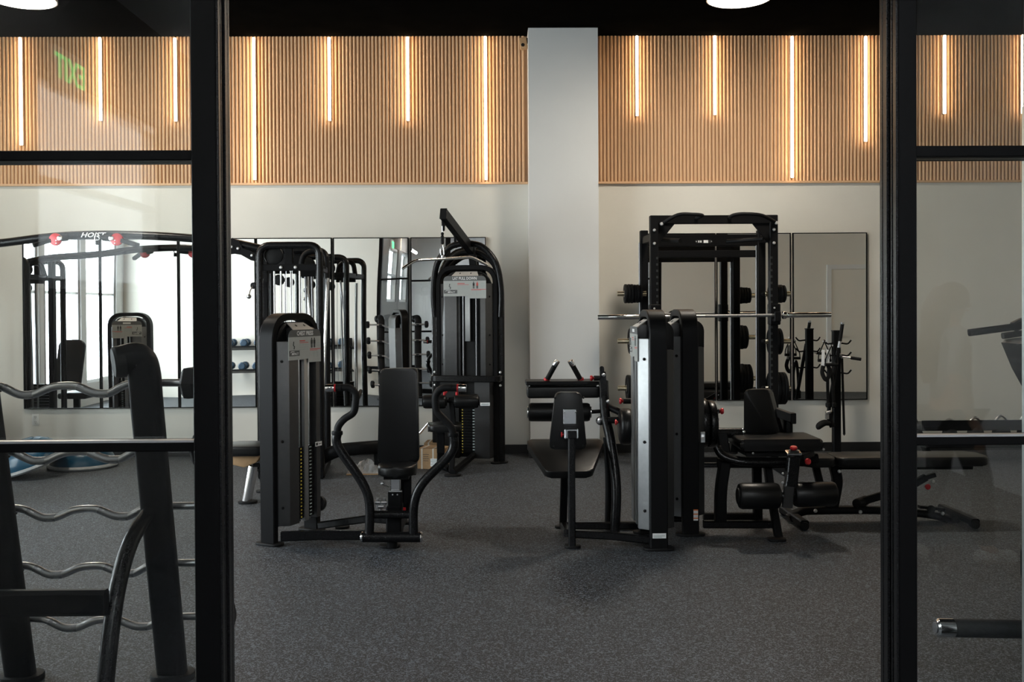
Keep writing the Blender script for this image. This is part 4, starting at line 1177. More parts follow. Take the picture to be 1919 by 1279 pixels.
# arched beam
YB_ = 9.4
bp = [P(x, y, YB_) for x, y in [(486, 466), (430, 454), (372, 448), (300, 443), (200, 440), (100, 444), (0, 456)]]
bp += [V((-5.12, YB_, bp[-1].z - 0.03)), V((-5.45, YB_, bp[-1].z - 0.09))]
B().tube(spline(bp, 5), 0.046, 16, flat=0.85).build('beam', 'black_gloss', root, 60)
for yy in (YB_ - 0.055, YB_ + 0.055):
    poly = [(P(x, y, yy).x, P(x, y, yy).z) for x, y in [(425, 452), (436, 446), (447, 452), (455, 466), (468, 470), (486, 480), (486, 492), (470, 488), (452, 478), (440, 476), (425, 478)]]
    B().prism(poly, (0, yy - 0.004, 0), (1, 0, 0), (0, 0, 1), (0, 0.008, 0)).build('gusset_plate', 'black_metal', root)
bolts([P(x, y, YB_ - 0.062) for x, y in ((434, 463), (446, 466), (472, 479))], 0.014, (0, -1, 0), root)
# pull-up grips with red pulleys on the beam
for (x, s) in ((103, -1), (218, 1)):
    c0 = P(x, 449, 9.28)
    rp = B().cyl(c0, c0 + V((0, 0.03, 0)), 0.058, None, 28, 0.006).build('red_pulley', 'red', root)
    B().cyl(c0 + V((0.045 * s * -1, -0.012, 0.012)), c0 + V((0.045 * s * -1, 0.02, 0.012)), 0.024, None, 18, 0.004).build('steel_hub', 'chrome', rp)
    bolts([c0 + V((-0.012 * s, -0.002, -0.01)), c0 + V((-0.012 * s, -0.002, -0.035))], 0.007, (0, -1, 0), rp)
    B().rtube([c0 + V((-0.05 * s * -1, 0.015, -0.01)), P(x + s * 40, 460, 9.2)], 0.045, 0.04, 0.006).build('grip_arm', 'black_metal', root)
    B().tube([P(x - s * 10, 447, 9.3), P(x - s * 24, 446, 9.34)], 0.03, 12).build('grip_mount', 'black_metal', root)
text_mesh('lettering', 'HOIST', 0.062, Matrix.Translation(P(173, 441, 9.34)) @ Matrix.Rotation(PI / 2, 4, 'X'), 'print_white', root, 0.002, 0.35, 1.25)
c0 = P(182, 447, 9.33)
B().tube([c0 + V((0.022 * math.cos(k_ * PI / 6), 0, 0.022 * math.sin(k_ * PI / 6))) for k_ in range(12)], 0.007, 8, closed=True).build('swivel_ring', 'chrome', root, 60)
B().cyl(c0 + V((0, 0.01, -0.02)), c0 + V((0, 0.01, -0.06)), 0.02, None, 14).build('swivel_mount', 'black_metal', root)
# hanging carriage on the left of the tower with a snap hook
c0 = P(474, 536, 9.2)
B().cyl(c0 + V((0.05, 0.1, 0.02)), c0, 0.03, None, 16).build('carriage', 'black_metal', root)
B().tube([c0, P(469, 545, 9.15), P(467, 553, 9.14)], 0.005, 8).ball(P(466.5, 556, 9.14), 0.022).build('cable_ball', 'steel', root)
# low foot beam reaching to the right
B().rtube(spline([P(598, 862, 9.25), P(630, 846, 9.2), P(670, 841, 9.2), P(708, 838, 9.3)]), 0.10, 0.12, 0.02).build('foot_beam', 'black_metal', root, 60)
q = P(650, 860, 9.25)
B().rtube([(PX(706, 9.3), 9.3, 0.02), (PX(706, 9.3), 9.3, P(706, 842, 9.3).z)], 0.06, 0.06, 0.01).build('beam_leg', 'black_metal', root)

lean0, lean1 = P(803, 793, 9.62), FL(737, 872)
t = thing('steel_bar', 'chrome bar standing slanted behind the chest press back pad', 'bar', (lean1.x, lean1.y, 0))
lean1.z = 0.012
B().cyl(lean1, lean0, 0.013, None, 14, 0.002).build('shaft', 'chrome', t)
B().lathe([(0.015, 0), (0.018, 0.004), (0.018, 0.03), (0.013, 0.034)], lean1 + V((0, 0, -0.012)), (lean0 - lean1), 14).build('rubber_tip', 'rubber', t)
# seat on slanted chrome leg, left of the chest press
q = FL(462, 943)
t = thing('exercise_stool', 'padded black seat on a slanted chrome leg behind the chest press tower', 'seat', (q.x, q.y, 0))
foot(t, (q.x + 0.01, q.y, 0), 0.15, 0.12)
B().cyl(V((q.x + 0.0, q.y, 0.016)), P(474, 874, 7.95), 0.042, None, 20).build('leg', 'chrome', t)
sc_ = P(458, 846, 7.95)
B().prism(rrect(0.42, 0.36, 0.10, 6), (sc_.x, sc_.y + 0.1, sc_.z - 0.03), (1, 0, 0), (0, 1, 0), (0, 0, 0.075), 0.025, 4).build('seat_pad', 'vinyl', t, 50)
B().prism([(-0.19, 0.0), (0.14, 0.0), (0.10, -0.06), (0.0, -0.10), (-0.12, -0.07)], (sc_.x, sc_.y - 0.02, sc_.z - 0.03), (1, 0, 0), (0, 0, 1), (0, 0.2, 0), 0.01).build('seat_bracket', 'cardboard', t)
B().rtube([P(480, 874, 7.95), P(490, 880, 8.3), (P(490, 880, 8.3).x, 8.4, 0.05)], 0.05, 0.05, 0.008).build('rear_leg', 'black_metal', t)
q2 = P(490, 880, 8.3)
foot(t, (q2.x, 8.4, 0), 0.14, 0.1)

# ================================================================== HALF RACK
RY0, RY1 = 9.42, 9.93
x0, x1 = PX(1226, RY0), PX(1449, RY0)
root = thing('half_rack', 'black half rack with multi grip pull-up bars in front of the right mirrors', 'power rack', ((x0 + x1) / 2, 9.7, 0))
ZF = PZ(404, RY0, 1340); ZR = PZ(432, RY1, 1340)
up_w = 0.078
for x in (x0, x1):
    u = B().box((x, RY0, ZF / 2), (up_w, up_w, ZF), None, 0.006, 1).build('upright', 'black_metal', root)
    hl = B()
    for i in range(26):
        hl.box((x + (0.025 if x == x0 else -0.025), RY0 - 0.0395, 0.5 + i * 0.06), (0.018, 0.003, 0.022))
    hl.build('peg_holes', 'print_black', u, 0, None, 'stuff')
    B().box((x + (-0.02 if x == x0 else 0.02), RY1, ZR / 2), (up_w, up_w, ZR), None, 0.006, 1).build('upright', 'black_metal', root)
    xs = x + (-0.02 if x == x0 else 0.02)
    B().cyl((xs + (-0.045 if x == x0 else -0.05), RY1 - 0.02, 0.3), (xs + (-0.045 if x == x0 else -0.05), RY1 - 0.02, ZR - 0.12), 0.010, None, 12).build('guide_rod', 'dark_steel', root)
    B().rtube([(x, RY0, ZR - 0.10), (xs, RY1, ZR - 0.10)], 0.05, 0.075, 0.006).build('side_beam', 'black_metal', root)
    B().rtube([(x, RY0 - 0.5, 0.045), (xs, RY1 + 0.1, 0.045)], 0.075, 0.09, 0.006).build('base_rail', 'black_metal', root)
    bolts([V((x, RY0 - 0.04, PZ(y, RY0 - 0.04))) for y in (433, 458)], 0.015, (0, -1, 0), root)
B().box(((x0 + x1) / 2, RY0, ZF - 0.04), (x1 - x0 + up_w, 0.07, 0.08), None, 0.005, 1).build('top_beam', 'black_metal', root)
for s, x in ((1, x0), (-1, x1)):
    B().prism([(0, 0), (s * 0.24, 0), (s * 0.20, -0.03), (s * 0.03, -0.24), (0, -0.30)], (x, RY0 - 0.02, ZF - 0.04), (1, 0, 0), (0, 0, 1), (0, 0.03, 0), 0.003).build('gusset', 'black_metal', root)
# rear beams and logo plate
B().box(((x0 + x1) / 2, RY1, ZR - 0.10), (x1 - x0, 0.06, 0.115), None, 0.005, 1).build('rear_beam', 'black_metal', root)
B().box(((x0 + x1) / 2, RY0 + 0.2, 0.045), (x1 - x0, 0.07, 0.08), None, 0.005, 1).build('base_beam', 'black_metal', root)
B().box(((x0 + x1) / 2, RY1, ZR - 0.235), (x1 - x0, 0.05, 0.07), None, 0.005, 1).build('rear_beam', 'black_metal', root)
lp = P(1319, 453, RY1 - 0.036)
o = B().prism(rrect(0.17, 0.034, 0.016), lp, (1, 0, 0), (0, 0, 1), (0, 0.004, 0)).build('logo_plate', 'shroud_dark', root)
B().box(lp + V((0.02, -0.002, 0)), (0.045, 0.003, 0.028)).box(lp + V((-0.05, -0.002, 0)), (0.012, 0.003, 0.02)).box(lp + V((-0.03, -0.002, 0)), (0.012, 0.003, 0.02)).build('logo_print', 'print_white', o, 0)
bolts([lp + V((dx, -0.004, 0)) for dx in (-0.075, 0.075)], 0.006, (0, -1, 0), o)
# pull-up grips
for pts in ([(1240, 420), (1270, 403), (1300, 402), (1316, 404), (1306, 409)], [(1455, 418), (1428, 404), (1395, 401), (1376, 403), (1368, 407)]):
    q_ = [P(x, y, RY0 - 0.12 - 0.05 * math.sin(PI * i / 4)) for i, (x, y) in enumerate(pts)]
    q_ = [P(pts[0][0], pts[0][1], RY0 - 0.03)] + q_[1:] + [P(pts[-1][0], pts[-1][1], RY0 + 0.02)]
    B().tube(spline(q_), 0.017, 12).build('pull_up_grip', 'rubber', root, 60)
B().tube([P(1240, 450, 9.6), P(1275, 452, 9.35)], 0.022, 12).build('pull_up_grip', 'rubber', root)
B().tube([P(1362, 453, 9.55), P(1430, 448, 9.35)], 0.020, 12).build('pull_up_grip', 'rubber', root)
bolts([P(1240, 420, RY0 - 0.05), P(1455, 418, RY0 - 0.05)], 0.018, (0, -1, 0), root)
# J-hooks and safety column
BZ = PZ(592, 9.33, 1340)
for x in (x0, x1):
    jh = B().box((x, RY0 - 0.03, BZ + 0.01), (0.10, 0.10, 0.20), None, 0.008, 1).box((x, RY0 - 0.10, BZ - 0.045), (0.06, 0.12, 0.03), None, 0.006, 1).box((x, RY0 - 0.155, BZ - 0.01), (0.06, 0.018, 0.09), None, 0.005, 1).build('bar_hook', 'black_metal', root)
    bolts([V((x - 0.01, RY0 - 0.082, BZ + 0.07))], 0.010, (0, -1, 0), jh)
# weight horns
horn_y = [551, 640, 728]
horns = {}
for side, x in ((-1, x0 - 0.02), (1, x1 + 0.02)):
    for k_, yy in enumerate(horn_y):
        Yh = 9.78
        tipx = PX(1157, Yh) if side < 0 else PX(1481, Yh)
        z = PZ(yy, Yh, 1157 if side < 0 else 1481)
        h = B().cyl((x, RY1 - 0.06, z), (x, Yh - 0.0, z), 0.02, None, 12).build('horn_mount', 'black_metal', root)
        B().cyl((x, Yh, z), (tipx, Yh, z), 0.025, None, 18, 0.003).build('weight_horn', 'zinc', root)
        horns[(side, k_)] = (x, Yh, z, tipx)
# plates
def plate(xc, y, z, r, th, lab, grp):
    t = thing('weight_plate', lab, 'weight plate', (xc, y, z), 0, grp)
    g = r * 0.78
    B().lathe([(0.0255, -th * 0.55), (0.05, -th * 0.55), (0.055, -th * 0.3), (g, -th * 0.3), (g + 0.01, -th * 0.5), (r - 0.006, -th * 0.5), (r, -th * 0.35), (r, th * 0.35), (r - 0.006, th * 0.5), (g + 0.01, th * 0.5), (g, th * 0.3), (0.055, th * 0.3), (0.05, th * 0.55), (0.0255, th * 0.55), (0.0255, -th * 0.55)], (xc, y, z), (1, 0, 0), 32).build('disc', 'rubber', t)
    B().lathe([(0.0255, -th * 0.56), (0.034, -th * 0.56), (0.034, th * 0.56), (0.0255, th * 0.56), (0.0255, -th * 0.56)], (xc, y, z), (1, 0, 0), 20).build('hub_ring', 'steel', t)
spec = {(-1, 0): [(0.086, 0.026), (0.09, 0.026), (0.09, 0.026), (0.094, 0.028), (0.094, 0.028), (0.094, 0.028)], (-1, 1): [(0.125, 0.034)], (-1, 2): [(0.13, 0.036), (0.13, 0.036)],
        (1, 0): [(0.094, 0.03), (0.094, 0.03), (0.09, 0.028), (0.09, 0.028), (0.085, 0.026)], (1, 1): [(0.135, 0.034), (0.135, 0.034), (0.13, 0.034)], (1, 2): [(0.165, 0.036), (0.165, 0.036), (0.16, 0.036), (0.16, 0.034)]}
hn = {(-1, 0): 'upper left', (-1, 1): 'middle left', (-1, 2): 'lower left', (1, 0): 'upper right', (1, 1): 'middle right', (1, 2): 'lower right'}
sz = {0: 'small', 1: 'medium', 2: 'large'}
for key, lst in spec.items():
    (hx, hy, hz, tx) = horns[key]
    sd = key[0]
    x = hx + sd * 0.045
    if key == (-1, 1): x = PX(1185, 9.78)
    if key == (-1, 2): x = PX(1188, 9.78)
    for kk_, (r, th) in enumerate(lst):
        place = ('outermost' if kk_ == len(lst) - 1 else '%s from the tip' % ORD[len(lst) - 1 - kk_])
        x += sd * th / 2
        plate(x, hy, hz, r, th, '%s black weight plate on the half rack, %s horn, %s' % (sz[key[1]], hn[key], place), 'plates on the %s horn' % hn[key])
        x += sd * (th / 2 + 0.002)
# barbell
t = thing('barbell', 'long chrome barbell resting across the half rack hooks', 'barbell', (PX(1338, 9.31), 9.31, BZ))
bx0, bx1 = PX(1120, 9.31), PX(1557, 9.31)
zA, zB = PZ(595, 9.31, 1120), PZ(590, 9.31, 1557)
pt = lambda f: V((bx0 + (bx1 - bx0) * f, 9.31, zA + (zB - zA) * f))
B().cyl(pt(0.18), pt(0.82), 0.0145, None, 14).build('shaft', 'steel', t)
for a, c in ((0.30, 0.41), (0.46, 0.54), (0.595, 0.745)):
    B().cyl(pt(a), pt(c), 0.0152, None, 14).build('knurling', 'knurl', t)
for a, c, f in ((0, 0.19, 0.2), (0.81, 1.0, 0.80)):
    B().cyl(pt(a), pt(c), 0.025, None, 18, 0.003).build('sleeve', 'chrome', t)
    B().cyl(pt(f - 0.008), pt(f + 0.008), 0.036, None, 18, 0.004).build('collar', 'chrome', t)

# ================================================================== ACCESSORY STAND
SX, SY = PX(1567, 10.02), 10.02
root = thing('accessory_stand', 'black upright stand with hooks for cable attachments by the right mirror', 'stand', (SX, SY, 0))
SZ = PZ(621, SY, 1567)
B().rtube([(SX, SY, 0.05), (SX, SY, SZ)], 0.075, 0.07, 0.006).build('post', 'black_metal', root)
B().box((SX, SY - 0.05, 0.03), (0.7, 0.09, 0.06), None, 0.006, 1).box((SX, SY - 0.15, 0.03), (0.09, 0.4, 0.06), None, 0.006, 1).build('base', 'black_metal', root)
hooks = []
for z in (SZ - 0.12, SZ - 0.24, SZ - 0.42):
    for s in (-1, 1):
        a = V((SX + s * 0.035, SY - 0.02, z))
        B().tube([a, a + V((s * 0.07, -0.02, -0.01)), a + V((s * 0.10, -0.03, 0.03))], 0.008, 8, 0.02).build('hook', 'black_metal', root)
B().box((SX, SY, SZ + 0.003), (0.08, 0.075, 0.012)).build('post_cap', 'plastic', root)
# leaning long bar with grip and foot
t = thing('landmine_bar', 'long black bar with a pale band leaning across the accessory stand', 'bar', P(1554, 770, 9.9))
B().cyl(P(1579, 606, 9.93), P(1574, 640, 9.93), 0.018, None, 12).build('grip', 'rubber', t)
B().cyl(P(1574, 640, 9.93), P(1572, 652, 9.93), 0.016, None, 12).build('band', 'aluminium', t)
B().cyl(P(1572, 652, 9.93), P(1553, 770, 9.91), 0.019, None, 12).build('shaft', 'black_metal', t)
B().cyl(P(1578.5, 604, 9.93), P(1579, 608, 9.93), 0.019, None, 12).build('end_cap', 'steel', t)
t = thing('curl_grip_bar', 'short cable bar with chrome hub hanging low on the accessory stand', 'cable bar', P(1550, 790, 9.9))
B().tube(spline([P(1557, 772, 9.9), P(1555, 786, 9.9), P(1560, 800, 9.9)]), 0.03, 12).build('hub', 'black_metal', t)
B().cyl(P(1548, 775, 9.88), P(1556, 772, 9.88), 0.02, None, 12).box(P(1550, 781, 9.88), (0.03, 0.03, 0.05)).build('bracket', 'steel', t)
B().tube(spline([P(1556, 794, 9.9), P(1545, 793, 9.86), P(1535, 799, 9.84), P(1536, 804, 9.84)]), lambda u: 0.022 + 0.012 * math.sin(u * PI), 12).build('foam_grip', 'rubber', t, 60)
t = thing('straight_bar', 'thin black bar hanging vertically at the right of the accessory stand', 'bar', P(1581, 812, 9.95))
B().cyl(P(1578, 672, 9.95), P(1582, 812, 9.95), 0.012, None, 10).build('shaft', 'black_metal', t)
B().lathe([(0.012, 0), (0.014, 0.01), (0, 0.03)], P(1582, 812, 9.95), (0, 0, -1), 10).build('tip', 'rubber', t)
B().tube([P(1578, 672, 9.95), P(1575, 664, 9.97), P(1570, 662, 9.99)], 0.008, 8).build('loop', 'steel', t)
t = thing('single_grip_bar', 'black gripped steel bar sticking out sideways from the accessory stand', 'bar', P(1575, 668, 9.98))
B().cyl(P(1572, 668, 9.98), P(1595, 671, 9.92), 0.008, None, 10).build('rod', 'steel', t)
B().cyl(P(1594, 671, 9.92), P(1614, 674, 9.88), 0.016, None, 12, 0.004).build('grip', 'rubber', t)
def stirrup(px, py, Y, lab):
    c = P(px, py, Y)
    t = thing('stirrup_handle', lab, 'cable handle', (c.x, c.y, c.z - 0.2), 0, 'stirrup handles on the accessory stand')
    for s in (-1, 1):
        B().tube([c, c + V((s * 0.012, 0, -0.03)), c + V((s * 0.06, 0, -0.14)), c + V((s * 0.06, 0, -0.19))], 0.006, 8, 0.02).build('strap', 'black_metal', t)
    B().tube([c + V((0.012 * math.cos(k_ * PI / 5), 0, 0.012 * math.sin(k_ * PI / 5))) for k_ in range(10)], 0.005, 8, closed=True).build('ring', 'chrome', t)
    B().cyl(c + V((-0.065, 0, -0.19)), c + V((0.065, 0, -0.19)), 0.016, None, 12).build('grip', 'rubber', t)
stirrup(1545, 640, 9.88, 'stirrup handle with steel ring hanging left on the accessory stand')
stirrup(1558, 648, 9.84, 'stirrup handle with steel ring hanging in front of the stand post')
t = thing('ankle_strap', 'black and white ankle strap hanging from the accessory stand', 'strap', P(1553, 690, 9.86))
for dx, mm in ((0, 'print_white'), (9, 'print_white')):
    B().rtube([P(1543 + dx, 656, 9.86), P(1542 + dx, 686, 9.85)], 0.03, 0.006, 0.001).build('webbing', mm, t)
B().rtube(spline([P(1543, 686, 9.85), P(1541, 700, 9.84), P(1548, 712, 9.83), P(1555, 700, 9.85), P(1552, 686, 9.85)]), 0.04, 0.012, 0.002).build('cuff', 'rubber', t, 60)
t = thing('triceps_rope', 'black rope attachment with rubber ends hanging from the accessory stand', 'rope', P(1555, 740, 9.88))
B().tube(spline([P(1552, 755, 9.88), P(1551, 715, 9.88), P(1554, 690, 9.9), P(1560, 712, 9.88), P(1562, 755, 9.88)]), 0.016, 10).build('rope', 'rubber', t, 60)
for x in (1552, 1562):
    B().lathe([(0.018, 0), (0.026, 0.01), (0.026, 0.04), (0.016, 0.05)], P(x, 764, 9.88), (0, 0, 1), 14).build('rope_end', 'plastic', t)
B().tube([P(1554, 690, 9.9) + V((0.014 * math.cos(k_ * PI / 5), 0, 0.014 * math.sin(k_ * PI / 5))) for k_ in range(10)], 0.005, 8, closed=True).build('ring', 'chrome', t)

# ================================================================== FLAT BENCH
YBn = 7.05
q0 = FL(1488, 968)
root = thing('adjustable_bench', 'long black adjustable bench laid flat, behind the right door jamb', 'bench', (PX(1650, YBn), YBn, 0))
zt_ = PZ(853, YBn, 1600)
def benchpad(xa, xb, name):
    a, c = PX(xa, YBn), PX(xb, YBn)
    pad(root, name, rrect(c - a, 0.30, 0.06, 5), ((a + c) / 2, YBn, zt_ - 0.065), (1, 0, 0), (0, 1, 0), (0, 0, 0.065), 0.018)
benchpad(1493, 1556, 'seat_pad')
benchpad(1558, 1838, 'back_pad')
xa, xc = PX(1500, YBn), PX(1800, YBn)
B().rtube(spline([P(1478, 972, YBn - 0.0), P(1500, 960, YBn), P(1530, 957, YBn), P(1660, 957, YBn), P(1760, 968, YBn), P(1800, 985, YBn)]), 0.08, 0.05, 0.01).build('base_rail', 'black_metal', root, 60)
for (x, hw_) in ((1486, 0.26), (1795, 0.26)):
    xx = PX(x, YBn)
    B().rtube([(xx, YBn - hw_, 0.045), (xx, YBn + hw_, 0.045)], 0.06, 0.05, 0.01).build('cross_foot', 'black_metal', root)
    for s in (-1, 1):
        B().cyl((xx, YBn + s * (hw_ + 0.01), 0.03), (xx, YBn + s * (hw_ - 0.05), 0.03), 0.03, None, 16, 0.006).build('rubber_foot', 'rubber', root)
B().rtube([P(1560, 955, YBn), P(1570, 900, YBn), P(1562, 870, YBn)], 0.07, 0.055, 0.008, 0.05).build('pivot_post', 'black_metal', root)
B().rtube([P(1528, 872, YBn), P(1542, 930, YBn), P(1556, 955, YBn)], 0.05, 0.05, 0.008).build('seat_strut', 'black_metal', root)
B().rtube([P(1555, 873, YBn), P(1820, 873, YBn)], 0.06, 0.05, 0.008).build('pad_rail', 'black_metal', root)
B().rtube([P(1610, 942, YBn), P(1700, 915, YBn), P(1735, 895, YBn)], 0.04, 0.05, 0.006).build('adjust_ladder', 'black_metal', root)
B().cyl(P(1605, 945, YBn - 0.05), P(1622, 938, YBn + 0.05), 0.035, None, 16, 0.006).build('ladder_roller', 'rubber', root)
bolts([P(x, y, YBn - 0.05) for x, y in ((1573, 884), (1528, 958), (1612, 960), (1748, 903), (1766, 963), (1798, 986))], 0.014, (0, -1, 0), root)
knob(root, P(1735, 912, YBn - 0.04), (0.3, -1, 0), 0.022, 0.03)
B().rtube([P(1722, 900, YBn), P(1752, 890, YBn)], 0.04, 0.03, 0.006).build('lock_lever', 'black_metal', root)
B().rtube([P(1722, 950, YBn - 0.02), P(1768, 955, YBn - 0.02)], 0.05, 0.02, 0.004).build('transport_bracket', 'black_metal', root)
for (x, y) in ((1745, 955), (1790, 975)):
    B().cyl(P(x, y, YBn - 0.06), P(x, y, YBn + 0.06), 0.028, None, 16, 0.004).build('transport_wheel', 'rubber', root)
# ================================================================== CURL BAR RACK (behind the left glass)
def rk(z): return 4.17 - 0.235 * z          # depth of the leaning uprights at height z
qr, ql = FL(330, 1266), FL(45, 1272)
root = thing('curl_bar_rack', 'black leaning rack holding curl bars behind the left glass', 'barbell rack', ((qr.x + ql.x) / 2, 4.0, 0))
ZTOP = 1.31
def upright(x, name='upright'):
    pts = [V((x, rk(0.02), 0.02)), V((x, rk(0.6), 0.6)), V((x, rk(1.15), 1.15)), V((x, rk(ZTOP) + 0.0, ZTOP)), V((x - 0.02, rk(ZTOP) - 0.02, ZTOP + 0.05)), V((x - 0.07, rk(ZTOP) - 0.05, ZTOP + 0.04))]
    a, c = 0.060, 0.040
    prof = [(a * math.copysign(abs(math.cos(t_)) ** 0.6, math.cos(t_)), c * math.copysign(abs(math.sin(t_)) ** 0.6, math.sin(t_))) for t_ in [2 * PI * k_ / 20 for k_ in range(20)]]
    B().sweep(spline(pts, 6), prof, up=V((0, 1, 0))).build(name, 'black_metal', root, 60)
    cp = pts[-1]
    B().lathe([(0.061, 0.0), (0.062, 0.03), (0.055, 0.04), (0.0, 0.043)], cp + V((0.012, 0.006, 0.0)), (-1, -0.55, -0.15), 24).build('end_cap', 'rubber', root)
    foot(root, (x, rk(0), 0), 0.18, 0.14, 0.03)
upright(qr.x); upright(ql.x)
B().prism(rrect(0.05, 0.03, 0.003), (ql.x, rk(0.1) - 0.037, 0.12), (1, 0, 0), (0, 0.0, 1), (0, 0.002, 0)).build('sticker', 'print_grey', root)
# rear legs and cross beam (towards the glass)
for x in (qr.x - 0.03, ql.x - 0.03):
    pts = [V((x + 0.01, rk(0.72) - 0.03, 0.74)), V((x - 0.01, 3.82, 0.66)), V((x - 0.02, 3.70, 0.5)), V((x - 0.02, 3.60, 0.25)), V((x - 0.02, 3.55, 0.02))]
    lg = B().tube(spline(pts, 6), 0.031, 16).build('rear_leg', 'black_gloss', root, 60)
    bolts([V((x - 0.05, 3.64, z)) for z in (0.45, 0.31)], 0.014, (-1, -0.3, 0), lg, 'steel')
    foot(root, (x - 0.02, 3.55, 0), 0.12, 0.10)
zb_ = PZ(1130, 3.63, 120)
B().rtube([(ql.x - 0.35, 3.63, zb_), (qr.x - 0.06, 3.63, zb_)], 0.05, 0.095, 0.014).build('cross_beam', 'black_metal', root)
bars = [(120, 726, 'topmost', True), (142, 850, 'second from the top', True), (160, 957, 'third from the top', True), (172, 1064, 'fourth from the top', True), (199, 1164, 'lowest', True)]
for (px, py, nm_, full) in bars:
    z = PZ(py, 3.95, px)
    Y = rk(z) + 0.085
    c = P(px, py, Y)
    t = thing('curl_bar', 'steel curl bar with black head, %s on the leaning rack' % nm_, 'barbell', (c.x, Y, c.z), 0, 'curl bars on the leaning rack')
    s_ = 0.50
    prof_ = [(-0.50, 0.014), (-0.30, 0.012), (-0.235, -0.0), (-0.175, -0.028), (-0.12, -0.028), (-0.055, -0.002), (0.0, 0.006), (0.055, 0.002), (0.12, -0.024), (0.175, -0.026), (0.235, 0.004), (0.30, 0.014), (0.50, 0.014)]
    q_ = [V((c.x + a, Y, c.z + d)) for a, d in prof_]
    B().tube(spline(q_, 4), 0.0155, 14).build('shaft', 'steel', t, 60)
    for i0 in (3, 8):
        B().tube(spline(q_[i0 - 1:i0 + 2], 4), 0.0163, 14).build('knurling', 'knurl', t, 60)
    for s in (-1, 1):
        e = V((c.x + s * 0.47, Y, c.z + 0.014))
        hd = B().lathe([(0.05, 0), (0.068, 0.012), (0.070, 0.03), (0.068, 0.048), (0.05, 0.06)], e, (s, 0, 0), 6).build('head', 'rubber', t, 20)
        B().cyl(e + V((s * 0.058, 0, 0)), e + V((s * 0.066, 0, 0)), 0.03, None, 20).build('end_disc', 'plastic', hd)
    for xx in (qr.x, ql.x):
        B().box((xx, Y - 0.02, c.z - 0.012), (0.05, 0.09, 0.014), None, 0.003, 1).box((xx, Y + 0.022, c.z + 0.002), (0.05, 0.012, 0.035), None, 0.003, 1).build('saddle', 'plastic', root)

# ================================================================== BALANCE DOMES
def dome(c, rot, lab, rim_m):
    t = thing('balance_dome', lab, 'balance trainer', c, 0, 'blue balance domes')
    mt = Matrix.Translation(c) @ rot.to_4x4()
    b = B(mt)
    b.lathe([(0.315, 0.035)] + [(0.30 * math.cos(a), 0.04 + 0.215 * math.sin(a)) for a in [PI / 2 * k_ / 10 for k_ in range(10)]] + [(0, 0.255)], (0, 0, 0), (0, 0, 1), 48)
    b.build('dome', 'blue_rubber', t, 60)
    b = B(mt); b.lathe([(0.0, 0.0), (0.29, 0.0), (0.32, 0.008), (0.328, 0.022), (0.32, 0.036), (0.305, 0.042), (0, 0.042)], (0, 0, 0), (0, 0, 1), 48)
    b.build('platform', rim_m, t, 40)
    for r_ in (0.10, 0.16, 0.22):
        zc = 0.04 + 0.215 * math.sqrt(max(0, 1 - (r_ / 0.30) ** 2))
        b = B(mt); b.tube([(r_ * math.cos(k_ * PI / 20), r_ * math.sin(k_ * PI / 20), zc) for k_ in range(40)], 0.004, 6, closed=True); b.build('ridge', 'blue_rubber', t, 60)
q = FL(112, 890)
dome((q.x + 0.03, q.y + 0.45, 0), Matrix(), 'blue balance dome lying flat behind the tilted one', 'grey_rubber')
q = FL(66, 893)
dome((q.x - 0.05, q.y + 0.04, 0.095), Matrix.Rotation(math.radians(-16), 3, 'Y') @ Matrix.Rotation(math.radians(10), 3, 'X'), 'blue balance dome tilted against another, behind the left glass', 'grey_rubber')

# ================================================================== BOXES AND BAG ON THE FLOOR
def carton(px, py, w, d, h, rz, lab, label_side=True):
    q = FL(px, py)
    t = thing('carton', lab, 'box', (q.x, q.y, 0), rz)
    mt = frame((q.x, q.y, 0), rz)
    b = B(mt); b.box((0, d / 2, h / 2), (w, d, h), None, 0.004, 1); b.build('body', 'cardboard', t)
    for xx in (-w * 0.32, w * 0.12):
        b = B(mt)
        b.box((xx, d / 2, h + 0.0012), (0.014, d + 0.004, 0.002)); b.box((xx, -0.0012, h / 2), (0.014, 0.002, h)); b.box((xx, d + 0.0012, h / 2), (0.014, 0.002, h))
        b.build('strap', 'tape', t)
    b = B(mt); b.box((0, d / 2, h + 0.0008), (w, 0.004, 0.001)); b.build('flap_seam', 'print_black', t)
    if label_side:
        b = B(mt); b.box((w / 2 - 0.07, -0.0015, 0.065), (0.105, 0.002, 0.075)); lb_ = b.build('label', 'print_white', t)
        b = B(mt)
        for i, ww in enumerate((0.07, 0.08, 0.05, 0.075)): b.box((w / 2 - 0.08 + 0.0, -0.003, 0.09 - i * 0.015), (ww, 0.001, 0.004))
        b.build('label_print', 'print_grey', lb_)
        b = B(mt)
        for i in range(4): b.box((-w * 0.16, -0.0015, h * 0.72 - i * 0.02), (0.06 - 0.01 * (i % 2), 0.001, 0.004))
        b.box((w * 0.36, -0.0015, h * 0.72), (0.03, 0.001, 0.035))
        b.build('carton_print', 'print_black', t)
carton(806, 880, 0.255, 0.24, 0.195, math.radians(-14), 'strapped cardboard carton with a white label on the floor by the chest press')
carton(818, 866, 0.25, 0.24, 0.19, math.radians(-4), 'strapped cardboard carton standing behind the labelled one', False)
q = FL(690, 890)
t = thing('parts_board', 'flat piece of cardboard on the floor under a plastic bag', 'cardboard sheet', (q.x, q.y, 0))
B(frame((q.x, q.y, 0), 0.06)).box((0, 0.1, 0.004), (0.40, 0.24, 0.008)).build('sheet', 'cardboard', t)
t = thing('parts_bag', 'clear plastic bag of metal parts lying on a cardboard sheet', 'plastic bag', (q.x - 0.03, q.y + 0.1, 0.008))
rnd = random.Random(5)
b = B()
nx, ny = 14, 10
